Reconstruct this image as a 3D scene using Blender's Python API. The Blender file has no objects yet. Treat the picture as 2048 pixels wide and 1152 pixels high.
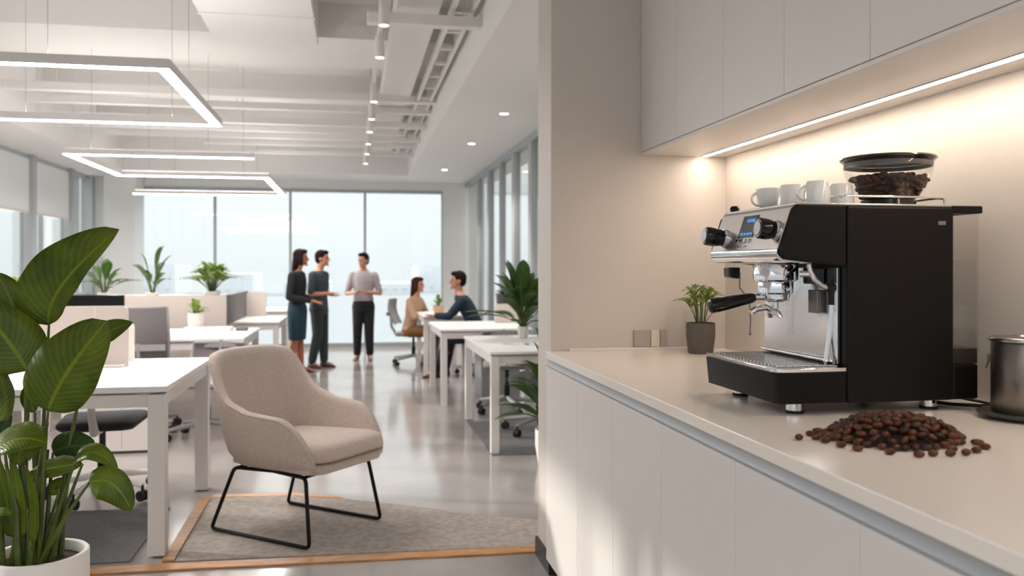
import bpy, bmesh, math, random
from mathutils import Vector, Matrix, Euler
V = Vector
PI = math.pi
random.seed(7)
SC = bpy.context.scene
COL = SC.collection

# ------------------------------------------------------------------ camera frame
F = 1700.0; H = 1.33
TH = math.atan(320/1700); SN, CS = math.sin(TH), math.cos(TH)
def _d(u, v):
    a = (u-1024)/F; b = (537-v)/F
    return CS*a+SN, -SN*a+CS, b
def onZ(u, v, z):
    q = _d(u, v); k = (z-H)/q[2]; return V((q[0]*k, q[1]*k, z))
def onY(u, v, Y):
    q = _d(u, v); k = Y/q[1]; return V((q[0]*k, Y, H+q[2]*k))
def onX(u, v, X):
    q = _d(u, v); k = X/q[0]; return V((X, q[1]*k, H+q[2]*k))
def atD(u, v, D):
    q = _d(u, v); return V((q[0]*D, q[1]*D, H+q[2]*D))

# ------------------------------------------------------------------ materials
def lin(c):
    return tuple(((x/255)/12.92 if x/255 <= .04045 else ((x/255+.055)/1.055)**2.4) for x in c)
MATS = {}
def mat(name, col, rough=.5, metal=0, var=0, scale=20, bump=0, bscale=None, col2=None, spec=.5, emit=None, es=0, coat=0, sheen=0, stretch=None, trans=0, sss=0):
    if name in MATS: return MATS[name]
    m = bpy.data.materials.new(name); m.use_nodes = True
    nt = m.node_tree; N = nt.nodes; L = nt.links
    b = N['Principled BSDF']
    c = lin(col)+(1,)
    b.inputs['Base Color'].default_value = c
    b.inputs['Roughness'].default_value = rough
    b.inputs['Metallic'].default_value = metal
    b.inputs['Specular IOR Level'].default_value = spec
    b.inputs['Coat Weight'].default_value = coat
    b.inputs['Sheen Weight'].default_value = sheen
    b.inputs['Transmission Weight'].default_value = trans
    if sss:
        b.inputs['Subsurface Weight'].default_value = sss
        b.inputs['Subsurface Scale'].default_value = .02
    if emit:
        b.inputs['Emission Color'].default_value = lin(emit)+(1,)
        b.inputs['Emission Strength'].default_value = es
    tc = N.new('ShaderNodeTexCoord'); mp = N.new('ShaderNodeMapping')
    L.new(tc.outputs['Object'], mp.inputs[0])
    if stretch: mp.inputs['Scale'].default_value = stretch
    no = N.new('ShaderNodeTexNoise'); no.inputs['Scale'].default_value = scale; no.inputs['Detail'].default_value = 6
    L.new(mp.outputs[0], no.inputs['Vector'])
    if var or col2:
        rp = N.new('ShaderNodeValToRGB')
        c2 = lin(col2) if col2 else tuple(x*(1-var) for x in c[:3])
        rp.color_ramp.elements[0].position = .35; rp.color_ramp.elements[1].position = .65
        rp.color_ramp.elements[0].color = tuple(c2)+(1,); rp.color_ramp.elements[1].color = c
        L.new(no.outputs['Fac'], rp.inputs[0]); L.new(rp.outputs[0], b.inputs['Base Color'])
    if bump:
        n2 = N.new('ShaderNodeTexNoise'); n2.inputs['Scale'].default_value = bscale or scale*3; n2.inputs['Detail'].default_value = 4
        L.new(mp.outputs[0], n2.inputs['Vector'])
        bp = N.new('ShaderNodeBump'); bp.inputs['Strength'].default_value = bump; bp.inputs['Distance'].default_value = .004
        L.new(n2.outputs['Fac'], bp.inputs['Height']); L.new(bp.outputs[0], b.inputs['Normal'])
    MATS[name] = m
    return m

def pane_mat(name, tint=(.97, .985, .98), refl=.03, fac=.5):
    m = bpy.data.materials.new(name); m.use_nodes = True
    nt = m.node_tree; N = nt.nodes; L = nt.links; N.remove(N['Principled BSDF'])
    t = N.new('ShaderNodeBsdfTransparent'); t.inputs[0].default_value = tint+(1,)
    g = N.new('ShaderNodeBsdfGlossy'); g.inputs['Roughness'].default_value = .03
    fr = N.new('ShaderNodeLayerWeight'); fr.inputs[0].default_value = .25
    ml = N.new('ShaderNodeMath'); ml.operation = 'MULTIPLY_ADD'; ml.inputs[1].default_value = fac; ml.inputs[2].default_value = refl
    mx = N.new('ShaderNodeMixShader')
    L.new(fr.outputs['Facing'], ml.inputs[0]); L.new(ml.outputs[0], mx.inputs[0])
    L.new(t.outputs[0], mx.inputs[1]); L.new(g.outputs[0], mx.inputs[2])
    L.new(mx.outputs[0], N['Material Output'].inputs[0])
    return m

def leaf_mat(name, dark, light, rough=.35, vein=14, trans=.25):
    m = bpy.data.materials.new(name); m.use_nodes = True
    nt = m.node_tree; N = nt.nodes; L = nt.links; b = N['Principled BSDF']
    uv = N.new('ShaderNodeUVMap'); sp = N.new('ShaderNodeSeparateXYZ'); L.new(uv.outputs[0], sp.inputs[0])
    ab = N.new('ShaderNodeMath'); ab.operation = 'ABSOLUTE'
    sb = N.new('ShaderNodeMath'); sb.operation = 'SUBTRACT'; sb.inputs[1].default_value = .5
    L.new(sp.outputs[0], sb.inputs[0]); L.new(sb.outputs[0], ab.inputs[0])
    k = N.new('ShaderNodeMath'); k.operation = 'MULTIPLY_ADD'; k.inputs[1].default_value = -.55
    L.new(ab.outputs[0], k.inputs[0]); L.new(sp.outputs[1], k.inputs[2])
    s1 = N.new('ShaderNodeMath'); s1.operation = 'MULTIPLY'; s1.inputs[1].default_value = vein*6.28; L.new(k.outputs[0], s1.inputs[0])
    s2 = N.new('ShaderNodeMath'); s2.operation = 'SINE'; L.new(s1.outputs[0], s2.inputs[0])
    s3 = N.new('ShaderNodeMath'); s3.operation = 'MULTIPLY_ADD'; s3.inputs[1].default_value = .05; s3.inputs[2].default_value = .3; L.new(s2.outputs[0], s3.inputs[0])
    no = N.new('ShaderNodeTexNoise'); no.inputs['Scale'].default_value = 9
    tc = N.new('ShaderNodeTexCoord'); L.new(tc.outputs['Object'], no.inputs['Vector'])
    ad = N.new('ShaderNodeMath'); ad.operation = 'MULTIPLY_ADD'; ad.inputs[1].default_value = .7; L.new(no.outputs['Fac'], ad.inputs[0]); L.new(s3.outputs[0], ad.inputs[2])
    mr = N.new('ShaderNodeMath'); mr.operation = 'LESS_THAN'; mr.inputs[1].default_value = .03; L.new(ab.outputs[0], mr.inputs[0])
    a2 = N.new('ShaderNodeMath'); a2.operation = 'MULTIPLY_ADD'; a2.inputs[1].default_value = .5; L.new(mr.outputs[0], a2.inputs[0]); L.new(ad.outputs[0], a2.inputs[2])
    rp = N.new('ShaderNodeValToRGB'); rp.color_ramp.elements[0].position = .35; rp.color_ramp.elements[1].position = 1
    rp.color_ramp.elements[0].color = lin(dark)+(1,); rp.color_ramp.elements[1].color = lin(light)+(1,)
    L.new(a2.outputs[0], rp.inputs[0]); L.new(rp.outputs[0], b.inputs['Base Color'])
    b.inputs['Roughness'].default_value = rough; b.inputs['Specular IOR Level'].default_value = .28
    tr = N.new('ShaderNodeBsdfTranslucent'); L.new(rp.outputs[0], tr.inputs[0])
    mx = N.new('ShaderNodeMixShader'); mx.inputs[0].default_value = trans
    L.new(b.outputs[0], mx.inputs[1]); L.new(tr.outputs[0], mx.inputs[2]); L.new(mx.outputs[0], N['Material Output'].inputs[0])
    bp = N.new('ShaderNodeBump'); bp.inputs['Strength'].default_value = .12; bp.inputs['Distance'].default_value = .004
    L.new(s2.outputs[0], bp.inputs['Height']); L.new(bp.outputs[0], b.inputs['Normal'])
    return m

def emis(name, col, s):
    m = bpy.data.materials.new(name); m.use_nodes = True
    N = m.node_tree.nodes; N.remove(N['Principled BSDF'])
    e = N.new('ShaderNodeEmission'); e.inputs[0].default_value = lin(col)+(1,); e.inputs[1].default_value = s
    m.node_tree.links.new(e.outputs[0], N['Material Output'].inputs[0]); return m

# ------------------------------------------------------------------ mesh builder
class MB:
    def __init__(s): s.bm = bmesh.new(); s.uv = None
    def box(s, x0, x1, y0, y1, z0, z1, M=None):
        vs = [s.bm.verts.new(p) for p in ((x0,y0,z0),(x1,y0,z0),(x1,y1,z0),(x0,y1,z0),(x0,y0,z1),(x1,y0,z1),(x1,y1,z1),(x0,y1,z1))]
        if M is not None:
            for v in vs: v.co = M @ v.co
        for f in ((3,2,1,0),(4,5,6,7),(0,1,5,4),(1,2,6,5),(2,3,7,6),(3,0,4,7)): s.bm.faces.new([vs[i] for i in f])
        return s
    def rings(s, rings, cap=True, closed=True):
        R = [[s.bm.verts.new(p) for p in r] for r in rings]; n = len(R[0])
        for a, b in zip(R, R[1:]):
            for i in range(n if closed else n-1):
                j = (i+1) % n
                try: s.bm.faces.new((a[i], a[j], b[j], b[i]))
                except ValueError: pass
        if cap and closed:
            s.bm.faces.new(R[0][::-1]); s.bm.faces.new(R[-1])
        return s
    def lathe(s, prof, c=(0,0,0), n=32, axis='z', cap=True, sy=1):
        rs = []
        for r, z in prof:
            r = max(r, 1e-5); ring = []
            for i in range(n):
                a = 2*PI*i/n
                p = (r*math.cos(a), r*sy*math.sin(a), z)
                if axis == 'x': p = (z, p[0], p[1])
                if axis == 'y': p = (p[1], z, p[0])
                ring.append((p[0]+c[0], p[1]+c[1], p[2]+c[2]))
            rs.append(ring)
        return s.rings(rs, cap)
    def cone(s, p0, p1, r0, r1, n=16, rounded=False):
        p0, p1 = V(p0), V(p1); d = (p1-p0); L = d.length
        if L < 1e-6: return s
        q = d.normalized().to_track_quat('Z', 'Y').to_matrix()
        prof = [(r0, 0), (r1, L)]
        if rounded:
            k = [math.radians(a) for a in (80, 55, 28)]
            prof = [(r0*math.cos(a), -r0*math.sin(a)) for a in k]+prof+[(r1*math.cos(a), L+r1*math.sin(a)) for a in k[::-1]]
        rs = [[p0+q @ V((r*math.cos(2*PI*i/n), r*math.sin(2*PI*i/n), z)) for i in range(n)] for r, z in prof]
        return s.rings(rs)
    def tube(s, pts, r, n=10, close=False):
        pts = [V(p) for p in pts]; rs = []; m = len(pts)
        up = V((0, 0, 1)); prev = None
        for i, p in enumerate(pts):
            if close: t = (pts[(i+1) % m]-pts[i-1]).normalized()
            else: t = (pts[min(i+1, m-1)]-pts[max(i-1, 0)]).normalized()
            if prev is None:
                a = t.cross(up);
                if a.length < .1: a = t.cross(V((1, 0, 0)))
            else: a = prev-t*prev.dot(t)
            a.normalize(); b = t.cross(a); prev = a
            rr = r[i] if isinstance(r, (list, tuple)) else r
            rs.append([p+a*rr*math.cos(2*PI*k/n)+b*rr*math.sin(2*PI*k/n) for k in range(n)])
        if close: rs.append(rs[0]); return s.rings(rs, cap=False)
        return s.rings(rs)
    def ell(s, c, r, M=None, n=16):
        rs = []
        for j in range(1, n//2+1):
            th = PI*(j-.5)/(n//2) ; rs.append([])
            for i in range(n):
                a = 2*PI*i/n
                p = V((r[0]*math.sin(th)*math.cos(a), r[1]*math.sin(th)*math.sin(a), -r[2]*math.cos(th)))
                if M is not None: p = M @ p
                rs[-1].append(p+V(c))
        return s.rings(rs)
    def prism(s, poly, a0, a1, axis='y', M=None):
        def mk(p, a):
            q = {'y': (p[0], a, p[1]), 'x': (a, p[0], p[1]), 'z': (p[0], p[1], a)}[axis]
            return M @ V(q) if M is not None else q
        return s.rings([[mk(p, a0) for p in poly], [mk(p, a1) for p in poly]])
    def leaf(s, p0, p1, p2, w, nrm, fold=.25, asym=(1, 1), n=12, shape=(.9, .75), curl=0.0, wav=0):
        if s.uv is None: s.uv = s.bm.loops.layers.uv.new('UVMap')
        p0, p1, p2 = V(p0), V(p1), V(p2); nrm = V(nrm).normalized(); G = []
        for i in range(n+1):
            t = i/n
            c = p0*(1-t)**2+p1*2*t*(1-t)+p2*t*t
            tg = ((p1-p0)*(1-t)+(p2-p1)*t).normalized()
            sd = tg.cross(nrm)
            if sd.length < 1e-3: sd = tg.cross(V((1, .2, .1)))
            sd.normalize(); up = sd.cross(tg).normalized()
            ww = w*.5*(math.sin(PI*min(1, t**shape[0]))**shape[1]) if 0 < t < 1 else w*.01
            row = []
            for k in (-2, -1, 0, 1, 2):
                a = abs(k)/2; q = asym[0] if k < 0 else asym[1]
                off = sd*(k/2*ww*q)+up*(a*ww*fold*q - a*a*ww*curl)+up*(wav*ww*math.sin(t*17+k)*a)
                row.append(s.bm.verts.new(c+off))
            G.append(row)
        for i in range(n):
            for k in range(4):
                f = s.bm.faces.new((G[i][k], G[i][k+1], G[i+1][k+1], G[i+1][k])); f.smooth = True
                for lp, (a, b) in zip(f.loops, ((k, i), (k+1, i), (k+1, i+1), (k, i+1))): lp[s.uv].uv = (a/4, b/n)
        return s

def accum(p):
    l = V((0, 0, 0))
    while p: l += p.location; p = p.parent
    return l
def obj(name, mb, m, parent=None, smooth=False, bev=0, label=None, cat=None, group=None, kind=None, seg=2, sub=0, ang=40, remesh=0, solid=0):
    bm = mb.bm if isinstance(mb, MB) else mb
    bmesh.ops.recalc_face_normals(bm, faces=bm.faces) if not (isinstance(mb, MB) and mb.uv) else None
    me = bpy.data.meshes.new(name); bm.to_mesh(me); bm.free()
    o = bpy.data.objects.new(name, me); COL.objects.link(o)
    if m: me.materials.append(m)
    if parent:
        off = accum(parent); me.transform(Matrix.Translation(-off)); o.parent = parent
    else:
        xs = [v.co for v in me.vertices]
        lo = V([min(c[i] for c in xs) for i in range(3)]); hi = V([max(c[i] for c in xs) for i in range(3)])
        c = V(((lo.x+hi.x)/2, (lo.y+hi.y)/2, lo.z)); me.transform(Matrix.Translation(-c)); o.location = c
    if remesh:
        md = o.modifiers.new('r', 'REMESH'); md.mode = 'VOXEL'; md.voxel_size = remesh; md.use_smooth_shade = True
        md = o.modifiers.new('s', 'SMOOTH'); md.iterations = 4
        dg = bpy.context.evaluated_depsgraph_get(); nm = bpy.data.meshes.new_from_object(o.evaluated_get(dg))
        o.modifiers.clear(); o.data = nm; nm.name = name; smooth = True
        if not nm.materials and m: nm.materials.append(m)
        for p in nm.polygons: p.use_smooth = True
        sm = None
    if bev:
        b = o.modifiers.new('bevel', 'BEVEL'); b.width = bev; b.segments = seg; b.limit_method = 'ANGLE'; b.angle_limit = math.radians(35)
    if sub:
        b = o.modifiers.new('sub', 'SUBSURF'); b.levels = sub; b.render_levels = sub
    if solid:
        b = o.modifiers.new('solid', 'SOLIDIFY'); b.thickness = solid; b.offset = 0
    if smooth and not remesh:
        for p in o.data.polygons: p.use_smooth = True
        if not sub and ang:
            try: o.data.set_sharp_from_angle(angle=math.radians(ang))
            except Exception: pass
    if label: o['label'] = label
    if cat: o['category'] = cat
    if group: o['group'] = group
    if kind: o['kind'] = kind
    return o
def thing(name, label, cat, loc=(0, 0, 0), group=None):
    o = bpy.data.objects.new(name, None); COL.objects.link(o); o.location = loc; o.empty_display_size = .1
    o['label'] = label; o['category'] = cat
    if group: o['group'] = group
    return o
def struct(name, mb, m, **k): return obj(name, mb, m, kind='structure', **k)
def dup(root, loc, rz=0, label=None, group=None, sc=None):
    def cp(o, par):
        c = o.copy(); COL.objects.link(c); c.parent = par
        for ch in list(o.children): cp(ch, c)
        return c
    r = cp(root, None); r.location = loc; r.rotation_euler = (0, 0, rz)
    if label: r['label'] = label
    if group: r['group'] = group
    if sc: r.scale = (sc,)*3
    return r

# ------------------------------------------------------------------ palette
m_wall = mat('warm_white_paint', (206, 198, 190), .6, bump=.05, scale=60)
m_office_wall = mat('white_paint', (232, 232, 230), .65, bump=.05, scale=60)
m_ceil = mat('ceiling_paint', (228, 225, 222), .75, bump=.08, scale=40)
m_soffit = mat('soffit_paint', (236, 234, 232), .7)
m_duct = mat('painted_duct', (228, 225, 222), .6)
m_floor = mat('polished_concrete', (168, 160, 156), .13, var=.22, scale=1.6, bump=.02, bscale=30, spec=.6)
m_carpet = mat('taupe_carpet', (182, 170, 160), .95, var=.25, scale=26, bump=.9, bscale=500)
m_gfloor = mat('dark_grey_floor', (120, 117, 117), .95, var=.2, scale=30, bump=.8, bscale=500)
m_wood = mat('oak_trim', (200, 150, 98), .4, col2=(168, 116, 68), scale=5, stretch=(2, 14, 14))
m_counter = mat('quartz_worktop', (244, 235, 226), .16, var=.05, scale=300, spec=.55)
m_cab = mat('cabinet_laminate', (222, 216, 212), .38, bump=.02, scale=80)
m_alu = mat('anodised_aluminium', (172, 176, 180), .45, metal=.2)
m_dark = mat('dark_plinth', (44, 42, 40), .5)
m_black = mat('black_powder_coat', (20, 17, 15), .5, bump=.05, scale=700, spec=.18)
m_blackp = mat('black_gloss_plastic', (10, 9, 9), .16, spec=.4)
m_rubber = mat('black_rubber', (18, 17, 17), .7)
m_chrome = mat('polished_chrome', (225, 226, 228), .07, metal=1)
m_steel = mat('brushed_steel', (176, 172, 168), .24, metal=1, bump=.05, bscale=90, scale=5, stretch=(1, 1, 30))
m_steelp = mat('satin_steel_panel', (188, 184, 180), .3, metal=.9)
m_gun = mat('gunmetal_steel', (128, 120, 112), .34, metal=.95, bump=.04, scale=5, bscale=60, stretch=(20, 20, 1))
m_cup = mat('white_porcelain', (240, 238, 234), .12, spec=.6)
m_bean = mat('roasted_bean', (100, 52, 27), .42, col2=(52, 25, 13), scale=60, bump=.3, bscale=400, spec=.3)
m_beand = mat('roasted_bean_dark', (66, 34, 19), .42, col2=(32, 16, 10), scale=60, bump=.3, bscale=400, spec=.3)
m_potg = mat('dark_grey_ceramic', (88, 80, 74), .55, bump=.1, scale=100)
m_potw = mat('white_ceramic', (228, 222, 216), .45, bump=.04, scale=60)
m_soil = mat('potting_soil', (66, 44, 30), .95, col2=(30, 20, 14), scale=90, bump=1, bscale=120)
m_fabric = mat('oatmeal_bouclé', (204, 188, 176), .95, col2=(184, 167, 155), scale=120, bump=.6, bscale=500, sheen=.2)
m_desk = mat('white_desk_laminate', (240, 236, 232), .35)
m_dleg = mat('white_steel_leg', (225, 220, 216), .4)
m_screen = mat('beige_desk_screen', (206, 194, 186), .8, bump=.2, scale=300)
m_screenw = mat('white_desk_screen', (222, 214, 208), .55)
m_mesh = mat('grey_mesh_fabric', (120, 114, 114), .85, var=.15, scale=200)
m_cseat = mat('charcoal_fabric', (44, 42, 44), .9, bump=.3, scale=300)
m_cgrey = mat('grey_chair_plastic', (150, 148, 148), .5)
m_frame = mat('dark_window_frame', (168, 176, 180), .5)
m_framel = mat('grey_mullion', (176, 180, 182), .5)
m_blind = mat('white_roller_blind', (235, 236, 236), .9)
m_leaf = leaf_mat('glossy_leaf', (34, 56, 4), (120, 138, 26), .36, 14, .2)
m_leafd = leaf_mat('dark_leaf', (26, 52, 22), (78, 110, 44), .4, 6)
m_leafg = leaf_mat('fern_leaf', (70, 100, 34), (160, 172, 84), .5, 5)
m_leafp = leaf_mat('pale_leaf', (84, 116, 48), (170, 190, 96), .5, 5, .35)
m_stem = mat('green_stem', (92, 108, 40), .45, col2=(56, 66, 24), scale=14)
m_glass = pane_mat('window_glass')
m_cglass = pane_mat('clear_plastic', (.985, .983, .98), .015, .2)
m_water = pane_mat('water', (.96, .965, .97), .02, .3)
m_skin = mat('light_skin', (196, 140, 112), .5, sss=.1)
m_skint = mat('tan_skin', (172, 110, 78), .5, sss=.1)
m_hair = mat('dark_brown_hair', (30, 20, 17), .8, bump=.6, bscale=200, scale=40, spec=.15)
m_hairb = mat('brown_hair', (58, 34, 24), .8, spec=.15, bump=.6, bscale=200, scale=40)
m_led = emis('led_white', (255, 250, 247), 46)
m_fill = emis('ceiling_fill_white', (255, 250, 247), 14)  # glow of the added fill strips on the pendant tops
m_ledw = emis('led_warm', (255, 236, 216), 38)
m_spot = emis('lamp_white', (255, 248, 240), 10)

# ================================================================== SETTING
WX = 1.66       # kitchen wall
GX = 1.96       # office glass wall
LX = -4.1       # left window wall
BY = 14.6       # far window wall
CZ = 2.8        # soffit underside
UZ = 3.6       # upper slab underside
PY = 3.6        # partition near face
struct('floor', MB().box(-6, 6, -2.5, BY+.3, -.1, 0), m_floor)
struct('wall_kitchen', MB().box(WX, WX+.12, -1.5, PY+.26, 0, CZ), m_wall)
struct('wall_partition', MB().box(.85, WX+.12, PY, PY+.26, 0, CZ), m_wall, bev=.004)
struct('baseboard_partition', MB().box(.838, .85, PY-.01, PY+.27, 0, .085).box(.85, .93, PY-.014, PY, 0, .085), m_dark)
# ceilings
struct('ceiling', MB().box(LX-.3, 2.4, -1.2, BY+.3, UZ, UZ+.1), m_ceil)
struct('trim_1', MB().box(.868, 2.4, -1.2, BY, CZ, UZ), m_soffit)                 # lowered soffit on the right
struct('trim_2', MB().box(LX, -3.36, -1.2, BY, CZ, UZ), m_soffit)                 # lowered soffit at left windows
struct('trim_3', MB().box(-3.36, .868, 13.5, BY, CZ, UZ), m_soffit)              # lowered soffit at far wall
# far wall
mw = MB()
mw.box(LX-.1, -3.38, BY, BY+.2, 0, CZ).box(1.53, GX+.3, BY, BY+.2, 0, CZ).box(-3.38, 1.53, BY, BY+.2, 2.66, CZ).box(-3.38, 1.53, BY, BY+.2, 0, .03)
struct('wall_far', mw, m_office_wall)
struct('wall_far_column', MB().box(LX+.35, -3.3, 14.0, BY, 0, CZ), m_office_wall)
xs = [-3.38, -2.21, -1.01, .216, 1.53]
for i in range(4):
    a, b = xs[i], xs[i+1]
    w = MB()
    w.box(a, a+.02, BY-.01, BY+.05, .03, 2.66).box(b-.02, b, BY-.01, BY+.05, .03, 2.66).box(a, b, BY-.02, BY+.08, 2.61, 2.66).box(a, b, BY-.02, BY+.08, .03, .08)
    wo = struct('window_%d' % (i+1), w, m_frame)
    obj('window_glass', MB().box(a+.02, b-.02, BY+.02, BY+.03, .08, 2.61), m_glass, wo)
# left window wall: sill wall, header, bays
struct('wall_left', MB().box(LX-.2, LX, -1.2, BY, 0, .9).box(LX-.2, LX, 14.58, BY, .9, CZ).box(LX-.2, LX, -1.2, 1.4, .9, CZ), m_office_wall)
bays = [14.58, 13.6, 12.05, 10.5, 8.95, 7.4, 5.85, 4.3, 2.75, 1.4]
for i in range(len(bays)-1):
    y1, y0 = bays[i], bays[i+1]
    w = MB().box(LX-.1, LX+.06, y1-.14, y1, .9, CZ).box(LX-.1, LX, y0, y1-.14, .9, .96).box(LX-.1, LX, y0, y1-.14, CZ-.06, CZ).box(LX-.08, LX-.03, y0+.46, y0+.5, .96, CZ-.06)
    wo = struct('window_%d' % (i+5), w, m_framel)
    obj('window_glass', MB().box(LX-.07, LX-.06, y0, y1-.14, .96, CZ-.06), m_glass, wo)
    if i == 0: continue
    t = thing('roller_blind', '', 'blind', (LX+.02, (y0+y1)/2-.07, 2.05), 'roller blinds on the left window wall')
    t['label'] = ['white roller blind half lowered over the left-wall window closest to the far white column',
                  'white roller blind half lowered over the second left-wall window from the far white column'][i-1] if i < 3 else 'white roller blind half lowered over a near window of the left wall'
    obj('fabric', MB().box(LX+.012, LX+.016, y0+.01, y1-.15, 2.06, CZ-.06), m_blind, t)
    obj('bottom_bar', MB().box(LX+.004, LX+.024, y0+.01, y1-.15, 2.045, 2.07), m_screenw, t)
# right glazed office front
ys = [BY-.05, 13.2, 12.15, 11.15, 10.2, 9.2, 8.2, 7.1, 6.0]
struct('trim_4', MB().box(GX-.04, GX+.06, 3.9, BY, CZ-.07, CZ-.001), m_frame)
for i in range(len(ys)-1):
    y1, y0 = ys[i], ys[i+1]
    wd = .17 if i in (1, 3, 4, 6) else .07
    w = MB().box(GX-.03, GX+.05, y0-wd/2, y0+wd/2, 0, CZ-.07).box(GX-.02, GX+.04, y0, y1, 0, .1)
    wo = struct('window_%d' % (i+20), w, m_framel)
    obj('window_glass', MB().box(GX+.005, GX+.015, y0+.04, y1-.04, .1, CZ-.07), m_glass, wo)
struct('wall_right', MB().box(GX+1.1, GX+1.2, 3.9, BY, 0, CZ), m_office_wall)

# exterior: terrace and pale city beyond the far windows
struct('ground_outside', MB().box(-60, 60, BY+.3, 120, -.6, -.5), mat('pale_terrace', (118, 124, 127), .8))
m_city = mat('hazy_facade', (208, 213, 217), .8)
cl = ['pale hazy low building with flat roof outside, beyond the leftmost far window pane', 'pale hazy low building outside, beyond the woman in the teal skirt',
      'pale hazy building outside, between the man in grey and the man in the light shirt', 'pale hazy building outside, right of the man in the light shirt', 'pale hazy tower outside, behind the seated pair']
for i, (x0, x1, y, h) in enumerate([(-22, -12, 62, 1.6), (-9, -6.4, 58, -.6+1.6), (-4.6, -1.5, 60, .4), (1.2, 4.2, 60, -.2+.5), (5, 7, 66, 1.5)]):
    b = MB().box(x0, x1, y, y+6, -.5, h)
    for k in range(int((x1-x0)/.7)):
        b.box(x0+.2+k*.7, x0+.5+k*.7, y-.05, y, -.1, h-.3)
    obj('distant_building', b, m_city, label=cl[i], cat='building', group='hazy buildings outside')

# floor inlays
def slab_poly(name, poly, z0, z1, m, **k):
    return obj(name, MB().prism([(p[0], p[1]) for p in poly], z0, z1, 'z'), m, **k)
rug = [(-.788, 4.06), (1.10, 3.95), (1.10, 4.30), (.70, 4.50), (.263, 4.80), (-.05, 4.98), (-.35, 5.10), (-.80, 5.14)]
slab_poly('area_rug', rug, 0, .008, m_carpet, label='taupe flecked carpet inlay under the armchair', cat='rug')
obj('oak_border_strip', MB().prism([(-1.9, 3.985), (1.10, 3.87), (1.10, 3.95), (-1.9, 4.07)], 0, .010, 'z'), m_wood, bev=.002, label='oak floor strip along the near edge of the taupe carpet', cat='floor trim')
obj('oak_border_strip', MB().prism([(-.846, 4.07), (-.791, 4.07), (-.801, 5.14), (-.86, 5.16)], 0, .011, 'z'), m_wood, bev=.002, label='oak floor strip running back beside the near left desk leg', cat='floor trim')
obj('oak_border_strip', MB().prism([(-.80, 5.14), (-.35, 5.10), (-.05, 4.98), (-.05, 5.02), (-.33, 5.16), (-.80, 5.20)], 0, .010, 'z'), m_wood, label='oak floor strip along the far edge of the taupe carpet, behind the armchair', cat='floor trim')
slab_poly('dark_floor_field', [(-3.2, 4.12), (-.99, 4.10), (-.99, 4.98), (-3.2, 5.08)], 0, .006, m_gfloor, label='dark grey field on the floor under the near left desk', cat='carpet')  # thin dark grey sheet on the floor under the desk
slab_poly('dark_floor_field', [(.98, 5.95), (2.4, 5.95), (2.4, 7.3), (.98, 7.3)], 0, .006, m_gfloor, label='dark grey field on the floor under the near right desk', cat='carpet')  # matching dark grey sheet on the right side

# ================================================================== OFFICE CEILING SERVICES
def lab(i, opts): return opts[i]
beams = [(7.42, 8.5, 3.3, UZ), (10.2, 10.8, 3.3, UZ), (12.2, 12.7, 3.3, UZ)]
for i, (a, b, z0, z1) in enumerate(beams):
    struct('trim_%d' % (5+i), MB().box(-3.36, .868, a, b, z0, z1), m_ceil)
# box duct hanging near
obj('box_duct', MB().box(-1.10, -.28, 4.4, 7.3, 3.2, 3.5).box(-1.11, -.27, 5.2, 5.24, 3.19, 3.51).box(-1.11, -.27, 6.5, 6.54, 3.19, 3.51).cone((-.7, 5.5, 3.5), (-.7, 5.5, UZ), .01, .01, 6), m_duct, bev=.004, label='large white rectangular air duct overhead between the pendant and the track lights', cat='air duct')
obj('flat_duct', MB().box(.30, .60, 1.0, 13.2, 3.12, 3.3), m_duct, bev=.004, label='long flat white air duct running beside the track lights', cat='air duct')
# cable tray (ladder)
t = thing('cable_tray', 'white ladder cable tray running along the right ceiling edge', 'cable tray', (.76, 7, 3.1))
obj('side_rail', MB().box(.665, .69, 1, 13.3, 3.08, 3.14), m_duct, t)
obj('side_rail', MB().box(.80, .825, 1, 13.3, 3.08, 3.14), m_duct, t)
for k in range(20): obj('rung', MB().box(.69, .80, 3.3+k*.5, 3.34+k*.5, 3.09, 3.12), m_duct, t)
crossp = [(4.3, 3.02, .03, .1, .868), (4.75, 3.02, .022, .1, .868), (5.75, 3.0, .045, .1, .868), (8.95, 3.1, .05, -3.3, .868), (9.5, 3.08, .045, -3.3, .868), (10.0, 3.0, .04, -3.3, .868), (10.45, 2.98, .035, -3.3, .6), (11.1, 3.0, .04, -3.3, .868), (11.7, 3.0, .035, -1.9, .868), (12.3, 2.96, .03, -2.4, .868)]
cn = ['thin white ceiling pipe crossing above the track lights, nearest of the crossing pipes', 'thin white ceiling pipe second nearest of those crossing above the track', 'white crossbar under the flat duct at the second track spot', 'long white pipe across the ceiling just beyond the near pendant', 'long white square pipe across the ceiling, second beyond the near pendant', 'white pipe across the ceiling in front of the middle of the hall', 'white pipe across the ceiling above the middle of the zigzag pendant', 'white pipe across the ceiling beyond the zigzag pendant centre', 'slim white pipe across the ceiling near the far end', 'slimmest white pipe across the ceiling, farthest of all']
for i, (y, z, w, x0, x1) in enumerate(crossp):
    b = MB().box(x0, x1, y-w, y+w, z-w*.8, z+w*.8)
    for hx in ([x0+.15, x1-.12] if x1-x0 < 2 else [x0+.3, (x0+x1)/2, x1-.3]): b.cone((hx, y, z), (hx, y, UZ), .006, .006, 6)
    obj('ceiling_pipe', b, m_duct, bev=.006, label=cn[i], cat='ceiling pipe', group='white pipes crossing the office ceiling')
b = MB().tube([(-3.2, 5.2, 3.03), (-2.3, 5.2, 3.03), (.12, 5.05, 3.04)], .010, 8)
for hx in (-2.3, -1.3, .1): b.cone((hx, 5.15, 3.03), (hx, 5.15, UZ), .004, .004, 6)
obj('conduit', b, m_duct, label='thin grey conduit strung across the ceiling above the near pendant', cat='conduit')
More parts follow.
